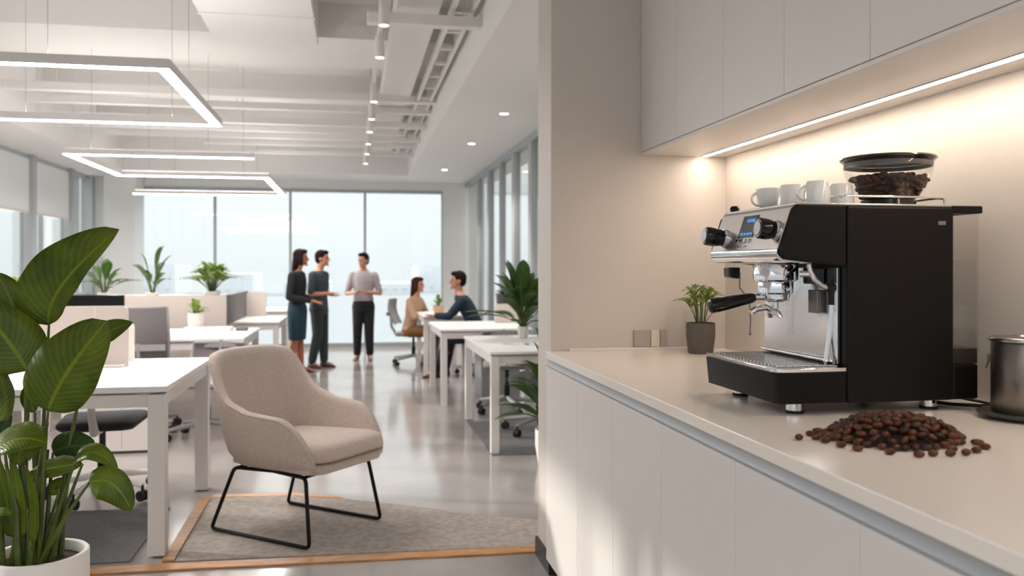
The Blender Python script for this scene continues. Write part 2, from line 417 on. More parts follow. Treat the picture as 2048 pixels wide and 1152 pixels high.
# track light with spots
t = thing('track_rail', 'white track rail carrying spotlights along the ceiling', 'track light', (.2, 8, 2.98))
obj('rail', MB().box(.175, .205, 2.5, 13.3, 2.98, 3.02), m_duct, t)
for y in (3, 5, 7, 9, 11, 13): obj('hanger_rod', MB().cone((.19, y, 3.02), (.19, y, UZ), .005, .005, 6), m_duct, t)
sp = [4.35, 5.2, 6.0, 7.6, 8.5, 9.3, 10.2, 11.1, 12.1]
spn = ['nearest white cylinder spotlight on the track, at the top edge of the picture', 'second nearest white cylinder spotlight on the track rail', 'third white spotlight on the track rail', 'fourth white spotlight on the track rail, at mid length', 'fifth white spotlight on the track rail', 'sixth white spotlight on the track rail', 'third farthest white spotlight on the track rail', 'second farthest white spotlight on the track rail', 'farthest tiny white spotlight on the track rail']
proto = None
for i, y in enumerate(sp):
    if proto is None:
        proto = thing('track_spotlight', spn[0], 'spotlight', (.19, y, 2.80), 'spotlights on the track rail')
        obj('lamp_head', MB().lathe([(.0, .15), (.028, .15), (.032, .14), (.034, 0), (.030, 0), (.028, .02), (0, .022)], (.19, y, 2.80), 20), m_potw, proto, smooth=True)
        obj('lamp_lens', MB().lathe([(0, .004), (.029, .004), (.029, .012), (0, .012)], (.19, y, 2.80), 20), m_spot, proto, smooth=True)
        obj('bracket', MB().box(.184, .196, y-.006, y+.006, 2.95, 2.98), m_duct, proto)
    else: dup(proto, (.19, y, 2.80), 0, spn[i])
# recessed downlights in the right soffit
dl = None
for i, (x, y) in enumerate([(1.417, 7.93), (1.38, 9.9), (1.35, 12.6)]):
    lb = ['recessed downlight in the right soffit, nearest of three', 'recessed downlight in the right soffit, middle of three', 'recessed downlight in the right soffit, farthest of three'][i]
    if dl is None:
        dl = thing('downlight', lb, 'downlight', (x, y, CZ-.006), 'downlights in the right soffit')
        obj('trim_ring', MB().lathe([(.05, .006), (.05, 0), (.042, 0), (.042, .006)], (x, y, CZ-.006), 24, cap=False), m_duct, dl)
        obj('lens', MB().lathe([(0, .002), (.042, .002), (.042, .005), (0, .005)], (x, y, CZ-.006), 24), m_spot, dl)
    else: dup(dl, (x, y, CZ-.006), 0, lb)
# pendants
def pendant(name, label, segs, wires, z=2.35, w=.07, h=.05):
    t = thing(name, label, 'pendant light', (segs[0][0], segs[0][1], z))
    P = [V((segs[0][0], segs[0][1], 0))]+[V((q[2], q[3], 0)) for q in segs]
    def band(hw, za, zb, ext):
        rs = []
        for i, p in enumerate(P):
            d0 = (P[i]-P[i-1]).normalized() if i else (P[1]-P[0]).normalized()
            d1 = (P[i+1]-P[i]).normalized() if i < len(P)-1 else d0
            n0, n1 = V((-d0.y, d0.x, 0)), V((-d1.y, d1.x, 0)); n = (n0+n1)/(1+n0.dot(n1))
            c = p-d1*ext*(i == 0)+d0*ext*(i == len(P)-1)
            rs.append([c-n*hw+V((0, 0, za)), c-n*hw+V((0, 0, zb)), c+n*hw+V((0, 0, zb)), c+n*hw+V((0, 0, za))])
        return MB().rings(rs)
    body = band(w/2, z+.0005, z+h, w/2); led = band(w*.42, z-.002, z, w*.42)
    obj('added_ceiling_fill', band(w*.3, z+h, z+h+.002, 0), m_fill, t)  # glow strip added on the hidden housing top to brighten the ceiling
    obj('housing', body, m_duct, t); obj('diffuser', led, m_led, t)
    for (x, y) in wires:
        obj('suspension_wire', MB().cone((x, y, z+h), (x, y, UZ), .0016, .0016, 6), m_cgrey, t)
    return t
pendant('pendant_light', 'near rectangular white LED frame pendant, cut by the left edge of the picture',
        [(-3.3, 4.62, -.95, 4.62), (-.95, 4.62, -.95, 6.35), (-.95, 6.35, -3.3, 6.35)], [(-2.35, 4.62), (-2.2, 6.35), (-1.25, 6.35), (-1.5, 4.62), (-.95, 5.3), (-1.9, 4.62)])
pendant('pendant_light', 'farther zigzag white LED line pendant under the ceiling',
        [(-.93, 8.2, -2.5, 8.2), (-2.5, 8.2, -2.5, 9.95), (-2.5, 9.95, -.95, 9.95), (-.95, 9.95, -.95, 12.35), (-.95, 12.35, -2.9, 12.35)], [(-1.3, 8.2), (-2.3, 8.2), (-1.2, 9.95), (-2.2, 9.95), (-1.3, 12.35), (-2.4, 12.35)])

# ================================================================== KITCHEN
CT = .97; CXF = .826
kl = ['cabinet unit closest to the white partition', 'second base cabinet from the partition, catching the sunlight', 'third base cabinet from the partition', 'fourth base cabinet from the partition', 'fifth base cabinet from the partition, at the bottom edge', 'nearest base cabinet, cut by the bottom right corner of the picture']
yy = [3.598, 3.08, 2.64, 2.20, 1.745, 1.28, .82]
for i in range(6):
    y1, y0 = yy[i], yy[i+1]
    t = thing('base_cabinet', ('white flat ' if i else 'white flat base ')+kl[i], 'cabinet', (1.2, (y0+y1)/2, 0), 'white handleless base cabinets under the worktop')
    obj('carcass', MB().box(CXF+.022, WX-.002, y0+.001, y1-.001, .09, .905), m_cgrey, t)
    obj('door', MB().box(CXF+.002, CXF+.02, y0+.001, y1-.001, .07, .906), m_cab, t, bev=.0015)
    obj('plinth', MB().box(CXF+.07, WX-.01, y0+.001, y1-.001, 0, .09), m_dark, t)
obj('finger_pull_rail', MB().prism([(CXF+.002, .909), (CXF+.004, .909), (CXF+.008, .910), (CXF+.013, .922), (CXF+.013, .939), (CXF+.04, .939), (CXF+.04, .907), (CXF+.002, .907)], .82, 3.598, 'y'), m_alu, smooth=True, label='brushed aluminium finger-pull channel under the worktop edge', cat='rail')
obj('worktop', MB().box(CXF, WX-.002, .5, PY-.002, .94, CT), m_counter, bev=.002, label='long off-white quartz worktop carrying the coffee machine', cat='worktop')
obj('upstand', MB().box(.93, 1.5, PY-.012, PY-.002, CT, CT+.012), m_counter, bev=.002, label='thin pale sealing strip where the worktop meets the partition', cat='upstand') 
UX = 1.26; UB = 1.845
uy = [3.598, 3.186, 2.752, 2.33, 1.904, 1.413, .95]
ul = ['white wall cabinet in the corner by the partition', 'second white wall cabinet from the partition', 'third white wall cabinet from the partition', 'fourth white wall cabinet from the partition', 'fifth white wall cabinet from the partition, above the coffee machine', 'nearest white wall cabinet, at the top right corner']
for i in range(6):
    y1, y0 = uy[i], uy[i+1]
    t = thing('wall_cabinet', ul[i], 'cabinet', (1.45, (y0+y1)/2, UB), 'white handleless wall cabinets')
    obj('carcass', MB().box(UX+.02, WX-.002, y0+.001, y1-.001, UB, CZ-.02), m_cgrey, t)
    obj('door', MB().box(UX, UX+.018, y0+.001, y1-.001, UB+.002, CZ-.02), m_cab, t, bev=.0015)
obj('light_pelmet', MB().box(UX+.001, WX-.002, .95, 3.598, UB-.012, UB-.0005), m_cab, label='thin white panel under the wall cabinets holding the light strip', cat='panel')
t = thing('under_cabinet_light', 'long warm LED strip glowing under the wall cabinets', 'strip light', (1.545, 2.3, UB-.02))
obj('diffuser', MB().box(1.533, 1.553, .95, 3.56, UB-.0175, UB-.0125), m_ledw, t)
obj('channel', MB().box(1.528, 1.533, .95, 3.565, UB-.0165, UB-.0125).box(1.553, 1.558, .95, 3.565, UB-.0165, UB-.0125), m_alu, t)

# outlets on partition
t = thing('wall_outlet', 'pale grey double wall outlet low on the partition beside the fern', 'outlet', (1.27, PY-.01, CT+.03))
obj('cover_plate', MB().box(1.225, 1.30, PY-.014, PY-.0005, CT+.013, CT+.088), mat('outlet_grey', (176, 168, 162), .35), t, bev=.002)
obj('cream_module', MB().box(1.303, 1.343, PY-.014, PY-.0005, CT+.013, CT+.088), mat('outlet_cream', (226, 214, 198), .35), t, bev=.002)
obj('side_module', MB().box(1.346, 1.372, PY-.014, PY-.0005, CT+.013, CT+.088), mat('outlet_grey', (176, 168, 162), .35), t, bev=.002)

# fern in grey pot
def fern_plant(name, label, loc, pr, ph, fol_r, fol_h, m_p, m_l, n=26, seed=1, cat='potted plant', lw=.02, taper=.86, fronds=True):
    rnd = random.Random(seed); x, y, z = loc
    t = thing(name, label, cat, loc)
    obj('pot', MB().lathe([(0, 0), (pr*taper*.96, 0), (pr*taper, ph*.03), (pr, ph*.55), (pr, ph), (pr*.93, ph), (pr*.9, ph*.9), (0, ph*.9)], (x, y, z), 28), m_p, t, smooth=True)
    obj('soil', MB().lathe([(0, ph*.93), (pr*.9, ph*.92), (pr*.9, ph*.9), (0, ph*.9)], (x, y, z), 20), m_soil, t)
    L = MB(); S = MB(); b = V((x, y, z+ph*.9))
    for i in range(n):
        a = i*2.4+rnd.uniform(-.3, .3); el = (rnd.uniform(.25, 1) if i > 4 else 1.0) if fronds else rnd.uniform(.0, 1)
        r = fol_r*(1.08-el*.75)*rnd.uniform(.8, 1.1); h = fol_h*(.35+.65*el)*rnd.uniform(.8, 1.05)
        d = V((math.cos(a), math.sin(a), 0))
        p0 = b+d*pr*.25; p1 = b+d*r*.45+V((0, 0, h*1.0)); p2 = b+d*r+V((0, 0, h*.85))
        if fronds:
            pts = [p0*(1-q)**2+p1*2*q*(1-q)+p2*q*q for q in [j/8 for j in range(9)]]
            S.tube(pts, [.0016*(1.2-j/9)*lw/.02 for j in range(9)], 5)
            for j in range(3, 9):
                q = pts[j]; tg = (pts[j]-pts[j-1]).normalized(); sd = tg.cross(V((0, 0, 1))).normalized()
                l = lw*2.0*(1.25-j/9)
                for s_ in (-1, 1):
                    e = q+sd*s_*l*.8+tg*l*.9
                    L.leaf(q, (q+e)/2+V((0, 0, l*.15)), e-V((0, 0, l*.15)), lw*.5, V((0, 0, 1)), .1, n=4)
            L.leaf(pts[-2], pts[-1], pts[-1]+tg*lw*1.8, lw*.5, V((0, 0, 1)), .1, n=4)
        else:
            p0_ = p0; p2 = b+d*r*(1.25-.2*el)+V((0, 0, h*(.55+.6*el))); p1 = b+d*r*.55+V((0, 0, h*(.75+.15*el))); p0 = p0_*.55+p1*.45
            S.tube([p0_, p0*.5+p0_*.5+V((0, 0, .01*lw/.04)), p0], .003*lw/.05, 5)
            L.leaf(p0, p1*.6+p2*.2+p0*.2+V((0, 0, h*.12)), p2, lw*rnd.uniform(.8, 1.2), V((-d.x*.6, -d.y*.6, 1)), .25, n=9, shape=(1.2, .9))
    obj('stems', S, m_stem, t); obj('foliage', L, m_l, t)
    return t
fp = (1.455, 3.40, CT)
fern_plant('potted_fern', 'small fern in a dark grey pot on the worktop by the partition corner', fp, .061, .13, .15, .20, m_potg, m_leafg, 22, 3, lw=.020)

# ---- coffee machine
EM = thing('espresso_machine', 'black and steel espresso machine on the worktop', 'espresso machine', (1.29, 2.1, CT))
Y0, Y1 = 1.90, 2.31
obj('rear_body', MB().box(1.196, 1.492, Y0, Y1, .998, 1.485), m_black, EM, bev=.006)
obj('rear_housing', MB().box(1.492, 1.566, Y0+.005, Y1, .998, 1.088), m_black, EM, bev=.006)
obj('top_plate', MB().box(1.06, 1.49, Y0+.004, Y1-.004, 1.485, 1.491), m_steelp, EM, bev=.002)
# head: black side cheeks and steel front
prof = [(1.066, 1.487), (1.048, 1.47), (1.020, 1.385), (1.020, 1.366), (1.034, 1.352), (1.1945, 1.334), (1.1945, 1.487)]
ck = MB().prism(prof, Y0, Y0+.014, 'y').prism(prof, Y1-.014, Y1, 'y')
obj('side_cheek', MB().prism(prof, Y0, Y0+.012, 'y'), m_black, EM, bev=.005)
obj('side_cheek', MB().prism(prof, Y1-.012, Y1, 'y'), m_black, EM, bev=.005)
ck.bm.free()
pf = [(1.062, 1.487), (1.052, 1.480), (1.016, 1.378), (1.1945, 1.378), (1.1945, 1.487)]
fpn = obj('front_panel', MB().prism(pf, Y0+.0125, Y1-.0125, 'y'), m_steelp, EM, bev=.001)
pl = [(1.016, 1.377), (1.014, 1.366), (1.018, 1.352), (1.034, 1.346), (1.1945, 1.340), (1.1945, 1.377)]
obj('lower_lip', MB().prism(pl, Y0+.0125, Y1-.0125, 'y'), m_chrome, EM, smooth=True, ang=60)
def fp_at(y, z, out=0):      # point on the sloping steel front
    k = (z-1.378)/(1.480-1.378); x = 1.016+k*.036
    n = V((-.943, 0, .333)).normalized()
    return V((x, y, z))+n*out
def on_front(mb, y0, y1, z0, z1, o0, o1):
    rs = [[fp_at(y0, z0, o), fp_at(y1, z0, o), fp_at(y1, z1, o), fp_at(y0, z1, o)] for o in (o0, o1)]
    return mb.rings(rs)
dsp = obj('display', on_front(MB(), 2.065, 2.150, 1.412, 1.470, 0, .002), mat('display_glass', (24, 34, 44), .08), EM)
g = MB(); m_blue = emis('display_blue', (90, 160, 235), .7)
for k, (a, b, c, e) in enumerate([(2.078, 2.090, 1.452, 1.461), (2.093, 2.101, 1.452, 1.461), (2.105, 2.116, 1.452, 1.461), (2.119, 2.122, 1.454, 1.459), (2.073, 2.083, 1.418, 1.424), (2.088, 2.100, 1.418, 1.424), (2.106, 2.118, 1.418, 1.424), (2.124, 2.136, 1.418, 1.424)]):
    if k == 4: obj('display_readout', g, m_blue, dsp); g = MB()
    on_front(g, a, b, c, e, .002, .0026)
obj('display_icons', g, m_blue, dsp)
for k in range(4):
    y = 2.075+k*.022
    c0 = fp_at(y, 1.402, 0); obj('push_button', MB().cone(c0, fp_at(y, 1.402, .006), .0055, .005, 12), m_chrome, EM, smooth=True)
obj('control_marking', on_front(on_front(on_front(MB(), 2.13, 2.136, 1.385, 1.391, 0, .0005), 2.11, 2.126, 1.386, 1.390, 0, .0005), 2.085, 2.10, 1.386, 1.391, 0, .0005), m_gun, EM)
for (y, z, nm, rr, ln) in ((1.948, 1.424, 'near', .0265, .050), (2.235, 1.414, 'far', .0265, .062)):
    KB = fp_at(y, z, 0)
    def kp(a): return KB+V((-.985, 0, .12))*a
    kb = obj('control_knob', MB().tube([kp(a) for a in (.006, .010, ln*.55, ln*.92, ln)], [rr*.80, rr*.86, rr, rr*.98, rr*.82], 28), m_blackp, EM, smooth=True)
    obj('knob_collar', MB().cone(kp(-.004), kp(.009), rr*.95, rr*.9, 28), m_chrome, kb, smooth=True)
    obj('knob_face', MB().cone(kp(ln), kp(ln+.002), rr*.72, rr*.66, 24), mat('knob_face_grey', (70, 74, 78), .2, metal=.6), kb)
# black bump knob on top, far
obj('top_knob', MB().lathe([(0, .018), (.010, .017), (.014, .010), (.011, 0), (0, 0)], (1.075, 2.27, 1.4905), 16), m_blackp, EM, smooth=True)
# drip tray base
tb = [(1.005, 2.31), (1.005, 1.925), (1.012, 1.906), (1.03, 1.899), (1.194, 1.899), (1.194, 2.31)]
def scale_taper(poly, z0, z1, dx):
    lo = [(x+(dx if x < 1.1 else 0), y+(dx*.3 if y < 2.0 else 0)) for x, y in poly]
    return MB().rings([[(x, y, z0) for x, y in lo], [(x, y, z1) for x, y in poly]])
obj('drip_tray', scale_taper(tb, 1.000, 1.076, .008), m_black, EM, smooth=True, ang=30, bev=.002)
obj('tray_rim', MB().prism(tb, 1.0765, 1.087, 'z'), m_chrome, EM, bev=.002, smooth=True, ang=30)
gr = MB()
for k in range(19):
    y = 1.93+k*.0195; gr.box(1.025, 1.185, y, y+.007, 1.087, 1.0905)
for k in range(9):
    x = 1.03+k*.019; gr.box(x, x+.004, 1.925, 2.29, 1.0868, 1.0895)
obj('drip_grate', gr, m_chrome, EM)
obj('grate_well', MB().box(1.022, 1.188, 1.922, 2.295, 1.0866, 1.0872), m_dark, EM)
# backsplash
obj('back_plate', MB().box(1.186, 1.1935, Y0+.028, Y1-.003, 1.092, 1.332), mat('mirror_steel', (236, 238, 240), .16, metal=1), EM, bev=.001)
obj('splash_bar', MB().cone((1.179, Y0+.03, 1.098), (1.179, Y1-.005, 1.098), .006, .006, 12), m_steel, EM, smooth=True)
# feet
for (x, y) in ((1.085, 1.955), (1.085, 2.255), (1.46, 1.955), (1.46, 2.255)):
    ft = obj('foot', MB().lathe([(0, 0), (.0225, 0), (.0225, .007), (0, .007)], (x, y, CT+.0003), 24), m_rubber, EM, smooth=True)
    obj('foot_sleeve', MB().lathe([(0, .007), (.021, .007), (.021, .030), (0, .030)], (x, y, CT), 24), m_chrome, ft, smooth=True)
# group head
GYc = 2.10; GXc = onY(1551, 560, GYc).x
gh = obj('group_head', MB().lathe([(0, .045), (.056, .045), (.0585, .042), (.0585, .004), (.054, 0), (0, 0)], (GXc, GYc, 1.296), 40), m_chrome, EM, smooth=True)
obj('group_collar', MB().lathe([(0, 0), (.046, 0), (.047, -.002), (.047, -.030), (.043, -.034), (0, -.034)][::-1], (GXc, GYc, 1.296), 36), m_chrome, gh, smooth=True)
pfz = 1.255
pf_ = obj('portafilter', MB().lathe([(0, .012), (.039, .012), (.040, .006), (.038, -.006), (.028, -.014), (0, -.014)][::-1], (GXc, GYc, pfz), 36).cone((GXc-.03, GYc, pfz), (GXc-.066, GYc+.004, pfz-.002), .011, .010, 16), m_chrome, EM, smooth=True)
hd0 = V((GXc-.058, GYc+.003, pfz-.002)); hd1 = V((GXc-.185, GYc+.012, pfz-.026))
obj('handle', MB().tube([hd0+(hd1-hd0)*k for k in (0, .04, .12, .3, .6, .85, .96, 1)], [.010, .0125, .0145, .0155, .0185, .0205, .0195, .012], 20), m_blackp, pf_, smooth=True)
sp_ = MB().cone((GXc, GYc, pfz-.012), (GXc, GYc, pfz-.042), .010, .009, 16)
for s_ in (-1, 1):
    sp_.tube([(GXc, GYc, pfz-.036), (GXc-.012*1, GYc+s_*.010, pfz-.040), (GXc-.004, GYc+s_*.024, pfz-.044), (GXc, GYc+s_*.028, pfz-.056)], [.009, .0085, .008, .0065], 12)
obj('spout', sp_, m_chrome, pf_, smooth=True)
obj('spout_arm', MB().tube([(GXc-.07, GYc, pfz-.042), (GXc-.055, GYc, pfz-.032), (GXc-.03, GYc, pfz-.028), (GXc-.012, GYc, pfz-.034), (GXc, GYc, pfz-.045)], [.008, .009, .009, .008, .008], 12), m_chrome, pf_, smooth=True)
# steam wand near
wy = 1.955
W = [onY(u, v, wy) for u, v in ((1618, 528), (1622, 545), (1630, 560), (1645, 572), (1658, 577), (1664, 588))]
sw = obj('steam_wand', MB().tube(W, .0062, 14), m_chrome, EM, smooth=True)
W2 = [onY(u, v, wy) for u, v in ((1655, 573), (1664, 578), (1667, 590), (1666, 610))]
obj('wand_grip', MB().tube(W2, [.010, .013, .0135, .0125], 16), m_rubber, sw, smooth=True)
W3 = [onY(1664, 606, wy), onY(1660, 660, wy), onY(1652, 722, wy)]
obj('wand_tube', MB().tube(W3, [.0072, .0068, .0066], 14).ell(W3[-1], (.0072, .0072, .0085)), m_chrome, sw, smooth=True)
obj('wand_valve', MB().ell(onY(1660, 548, wy+.05), (.030, .03, .022)).cone(onY(1600, 548, wy+.04), onY(1625, 548, wy+.02), .008, .008, 12), m_chrome, EM, smooth=True)
obj('valve_block', MB().box(1.15, 1.183, 1.98, 2.03, 1.29, 1.333), m_blackp, EM, bev=.004)
obj('hose_tag', MB().box(1.168, 1.178, 1.99, 2.035, 1.215, 1.275), m_gun, EM, bev=.002)
# far wand : black knob and thin tube
obj('hot_water_valve', MB().prism([(1.048, 1.305), (1.078, 1.300), (1.082, 1.333), (1.046, 1.333)], 2.245, 2.285, 'y'), m_blackp, EM, bev=.004)
hw = [onY(u, v, 2.27) for u, v in ((1480, 545), (1479, 575), (1499, 600), (1501, 640), (1500, 668))]
obj('hot_water_tube', MB().tube(hw, .0022, 8).ell(hw[-1], (.004, .004, .004)), m_gun, EM, smooth=True)
# badge and seam
obj('badge', MB().box(onY(1876, 445, Y0).x, onY(1891, 445, Y0).x, Y0-.002, Y0, 1.439, 1.449), mat('bronze_badge', (120, 104, 88), .5), EM, bev=.0008)
# cup rail
rz = 1.511
ry = [(1.20, 1.925, 1.488), (1.20, 1.925, rz-.006), (1.203, 1.925, rz-.001), (1.209, 1.925, rz), (1.475, 1.925, rz), (1.481, 1.925, rz-.001), (1.484, 1.925, rz-.006), (1.484, 1.925, 1.488)]
ra = MB().tube(ry, .003, 10)
ra.tube([(1.20, 1.925, rz-.004), (1.194, 1.935, rz), (1.19, 1.965, rz-.002), (1.19, 1.968, 1.488)], .003, 10).tube([(1.484, 1.925, rz-.004), (1.487, 1.95, rz), (1.487, 2.29, rz), (1.487, 2.295, 1.488)], .003, 10)
obj('cup_rail', ra, m_chrome, EM, smooth=True)
# water tank at the back
TXa, TXb, TYa, TYb = 1.4935, 1.572, Y0+.01, Y1-.03
def shell(x0, x1, y0, y1, z0, z1, th=.003):
    return MB().box(x0, x1, y0, y0+th, z0, z1).box(x0, x1, y1-th, y1, z0, z1).box(x1-th, x1, y0+th, y1-th, z0, z1).box(x0, x0+th, y0+th, y1-th, z0, z1)
wt = obj('water_tank', shell(TXa, TXb, TYa, TYb, 1.098, 1.470), m_cglass, EM)
obj('tank_water', MB().box(TXa+.004, TXb-.004, TYa+.004, TYb-.004, 1.10, 1.352), m_water, wt)
obj('tank_lid', MB().box(TXa, TXb+.006, TYa-.006, TYb, 1.470, 1.489), m_black, wt, bev=.003)
obj('tank_base', MB().box(TXa, TXb-.004, TYa+.001, TYb, 1.0885, 1.128), m_gun, wt, bev=.002)
obj('tank_filter', MB().lathe([(0, 0), (.02, 0), (.02, .07), (.014, .075), (.014, .10), (0, .10)], (1.53, 2.02, 1.128), 20), m_steelp, wt, smooth=True)
# hopper
HX, HY = 1.409, 2.05; HZ = 1.4915
hp = obj('hopper_base', MB().lathe([(0, 0), (.070, 0), (.072, .003), (.068, .020), (0, .020)], (HX, HY, HZ), 40), m_blackp, EM, smooth=True)
hprof = [(.066, .021), (.078, .032), (.092, .052), (.104, .076), (.112, .100), (.116, .125)]
obj('hopper_bowl', MB().lathe(hprof+[(r-.0025, z) for r, z in hprof[::-1]], (HX, HY, HZ), 56, cap=False), m_cglass, hp, smooth=True, ang=0)
lid = obj('hopper_lid', MB().lathe([(0, .120), (.108, .120), (.112, .126), (.1195, .127), (.1215, .130), (.119, .134), (.09, .139), (.04, .141), (0, .1412)], (HX, HY, HZ), 56), mat('smoked_lid', (52, 40, 36), .18, coat=.4), hp, smooth=True, ang=50)
obj('lid_gasket', MB().lathe([(.1065, .108), (.1105, .108), (.1115, .1195), (.1065, .1195)], (HX, HY, HZ), 56, cap=False), mat('grey_gasket', (84, 80, 78), .3), lid, smooth=True)

# ---- beans
def bean_mesh(name, m, L=.0125, W=.0085, Hh=.0068):
    b = MB(); n = 14; rs = []
    for j in range(1, 10):
        th = PI*(j-.5)/9; ring = []
        for i in range(n):
            a = 2*PI*i/n; x = -L*math.cos(th); r = math.sin(th)**.85
            y = W*r*math.cos(a); z = Hh*r*math.sin(a)
            if z > 0:
                z *= .9
                if abs(y) < W*.22*r+1e-6: z -= Hh*.38*r
            ring.append((x, y, z))
        rs.append(ring)
    b.rings(rs)
    me = bpy.data.meshes.new(name); bmesh.ops.recalc_face_normals(b.bm, faces=b.bm.faces); b.bm.to_mesh(me); b.bm.free(); me.materials.append(m)
    for p in me.polygons: p.use_smooth = True
    return me
bms = [bean_mesh('coffee_bean', m_bean), bean_mesh('coffee_bean', m_beand), bean_mesh('coffee_bean', m_bean, .0105, .0082, .0068)]
def put_bean(p, rot, label, group, me=None):
    o = bpy.data.objects.new('coffee_bean', me or random.choice(bms)); COL.objects.link(o)
    o.location = p; o.rotation_euler = rot; o['label'] = label; o['category'] = 'coffee bean'; o['group'] = group; return o
pc = onZ(1788, 878, CT); pc = V((pc.x, pc.y, CT))
AX, AY, PH = .138, .112, .047
def dome(x, y):
    r2 = ((x-pc.x)/AX)**2+((y-pc.y)/AY)**2
    return PH*max(0, 1-r2)**.8
md = MB(); rs = []
for k in range(9):
    q = 1-k/8*.999
    rs.append([(pc.x+AX*.9*q*math.cos(2*PI*i/32), pc.y+AY*.9*q*math.sin(2*PI*i/32), CT+max(.0006, dome(pc.x+AX*q*math.cos(2*PI*i/32), pc.y+AY*q*math.sin(2*PI*i/32))*.92)+(.0005 if k else 0)) for i in range(32)])
rs = [[(x, y, CT+.0003) for x, y, z in rs[0]]]+rs
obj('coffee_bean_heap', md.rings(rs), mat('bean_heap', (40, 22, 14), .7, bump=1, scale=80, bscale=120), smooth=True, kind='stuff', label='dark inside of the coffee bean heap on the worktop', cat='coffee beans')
pts = []; tries = 0; rb = random.Random(5)
while tries < 12000 and len(pts) < 165:
    tries += 1
    a = rb.uniform(0, 2*PI); q = math.sqrt(rb.uniform(0, 1.06))
    x = pc.x+AX*q*math.cos(a)*(1+.06*math.sin(5*a)); y = pc.y+AY*q*math.sin(a)*(1+.05*math.sin(3*a+1)); z = CT+.0065+dome(x, y)
    if all((x-p[0])**2+(y-p[1])**2+((z-p[2])*1)**2 > .0165**2 for p in pts): pts.append((x, y, z))
for (x, y, z) in pts:
    put_bean((x, y, z), (rb.uniform(-.9, .9) if z > CT+.012 else PI*rb.choice((0, 1)), rb.uniform(-.5, .5) if z > CT+.012 else 0, rb.gauss(0, .8)), 'roasted coffee bean in the heap on the worktop beside the machine', 'coffee beans heaped on the worktop')
ol = [('lone bean farthest left of the heap', 1598, 874), ('bean left of the heap, next to the lone outermost one', 1621, 867), ('bean at the left tip of the heap in front', 1633, 874), ('bean lying at the left tip, slightly behind', 1636, 861), ('small bean behind the left tip', 1655, 862), ('bean at the left side of the heap edge', 1650, 880),
      ('bean at the right tip of the heap', 1955, 884), ('farthest bean to the right, lying alone', 1970, 893), ('bean lying in front of the right tip', 1953, 899), ('bean lying before the right edge of the heap', 1932, 904), ('bean at the heap\'s right front edge', 1905, 898), ('bean before the left front of the heap', 1682, 889), ('bean in front of the heap, left of centre', 1715, 896), ('bean at the front of the heap under its peak', 1780, 903), ('frontmost bean, right of the heap centre', 1838, 908), ('bean at the front right, by the frontmost', 1866, 906), ('bean at the front edge, right side', 1901, 906)]
for lb, u, v in ol:
    p = onZ(u, v, CT+.0065); put_bean(p, (PI*rb.choice((0, 1)), 0, rb.uniform(-.7, .7)), 'roasted coffee '+lb, 'loose beans around the heap', bms[0] if 'tip' in lb else bms[2])
# beans in the hopper
def hr(z):
    for (r0, z0), (r1, z1) in zip(hprof, hprof[1:]):
        if z0 <= z <= z1: return r0+(r1-r0)*(z-z0)/(z1-z0)
    return hprof[0][0]
rb = random.Random(11); hb = []; tries = 0
while tries < 16000 and len(hb) < 118:
    tries += 1
    a = rb.uniform(PI*.92, PI*2.12)
    if rb.random() < .7: z = rb.uniform(.028, .074); r = hr(z)-.0105
    else:
        q = math.sqrt(rb.uniform(0, 1)); r = (hr(.08)-.014)*q; z = .076+.012*(1-q*q)+rb.uniform(-.002, .002); a = rb.uniform(0, 2*PI)
    p = (HX+r*math.cos(a), HY+r*math.sin(a), HZ+z)
    if all(sum((p[i]-w[i])**2 for i in range(3)) > .0148**2 for w in hb): hb.append(p)
for p in hb: put_bean(p, (rb.uniform(-.6, .6), rb.uniform(-.6, .6), rb.uniform(0, PI)), 'roasted coffee bean inside the clear hopper', 'coffee beans in the hopper')
cp_ = [(0, .0215)]+[(r-.016, z) for r, z in hprof[:3]]+[(.082, .066), (.086, .074), (.05, .082), (0, .084)]
obj('hopper_bean_fill', MB().lathe(cp_, (HX, HY, HZ), 40), mat('bean_heap', (40, 22, 14)), smooth=True, kind='stuff', label='dark mass of coffee beans filling the middle of the clear hopper', cat='coffee beans')

# ---- cups
def cup(label, x, y, inv, h=.058, r=.036, hrot=PI, handle=True, r2=None):
    z = 1.4915; t = thing('coffee_cup', label, 'cup', (x, y, z), 'white cups on top of the espresso machine')
    r2 = r2 or r*.68
    out = [(r2*.9, 0), (r2, .003), (r*.93, h*.45), (r, h)]
    pr = [(0, 0)]+out+[(r-.003, h), (r*.9-.003, h*.45), (r2-.004, .006), (0, .005)]
    if inv: pr = [(a, h-b) for a, b in pr][::-1]
    obj('bowl', MB().lathe(pr, (x, y, z), 36), m_cup, t, smooth=True, ang=60)
    if handle:
        hc = []
        for k in range(11):
            a = -PI/2*1.05+k/10*PI*1.1
            rr = r*.86+.021*math.cos(a); zz = h*.5+h*.3*math.sin(a)
            if inv: rr = rr+(-.004 if zz > h*.5 else .002)
            hc.append((x+rr*math.cos(hrot), y+rr*math.sin(hrot), z+zz))
        obj('handle', MB().tube(hc, .0034, 8), m_cup, t, smooth=True)
    return t
def cupu(u, Y): return onY(u, 400, Y).x
cup('upright white cup with handle at the left end of the machine top', cupu(1539, 2.17), 2.17, False, hrot=PI*.98)
cup('upside-down white cup second from the left, leaning close to the first', cupu(1584, 2.08), 2.08, True, .060, .040, hrot=.25, r2=.031)
cup('upside-down white cup with handle facing left, third from the left', cupu(1634, 1.975), 1.975, True, .060, .034, hrot=PI*.97, r2=.026)
cup('upside-down white cup beside the bean hopper, rightmost of the cups', cupu(1681, 2.03), 2.03, True, .060, .035, hrot=PI*.5, r2=.027)
cup('white cup mostly hidden behind the third and fourth cups', cupu(1612, 2.22), 2.22, True, .058, .036, hrot=PI*.3, r2=.028)

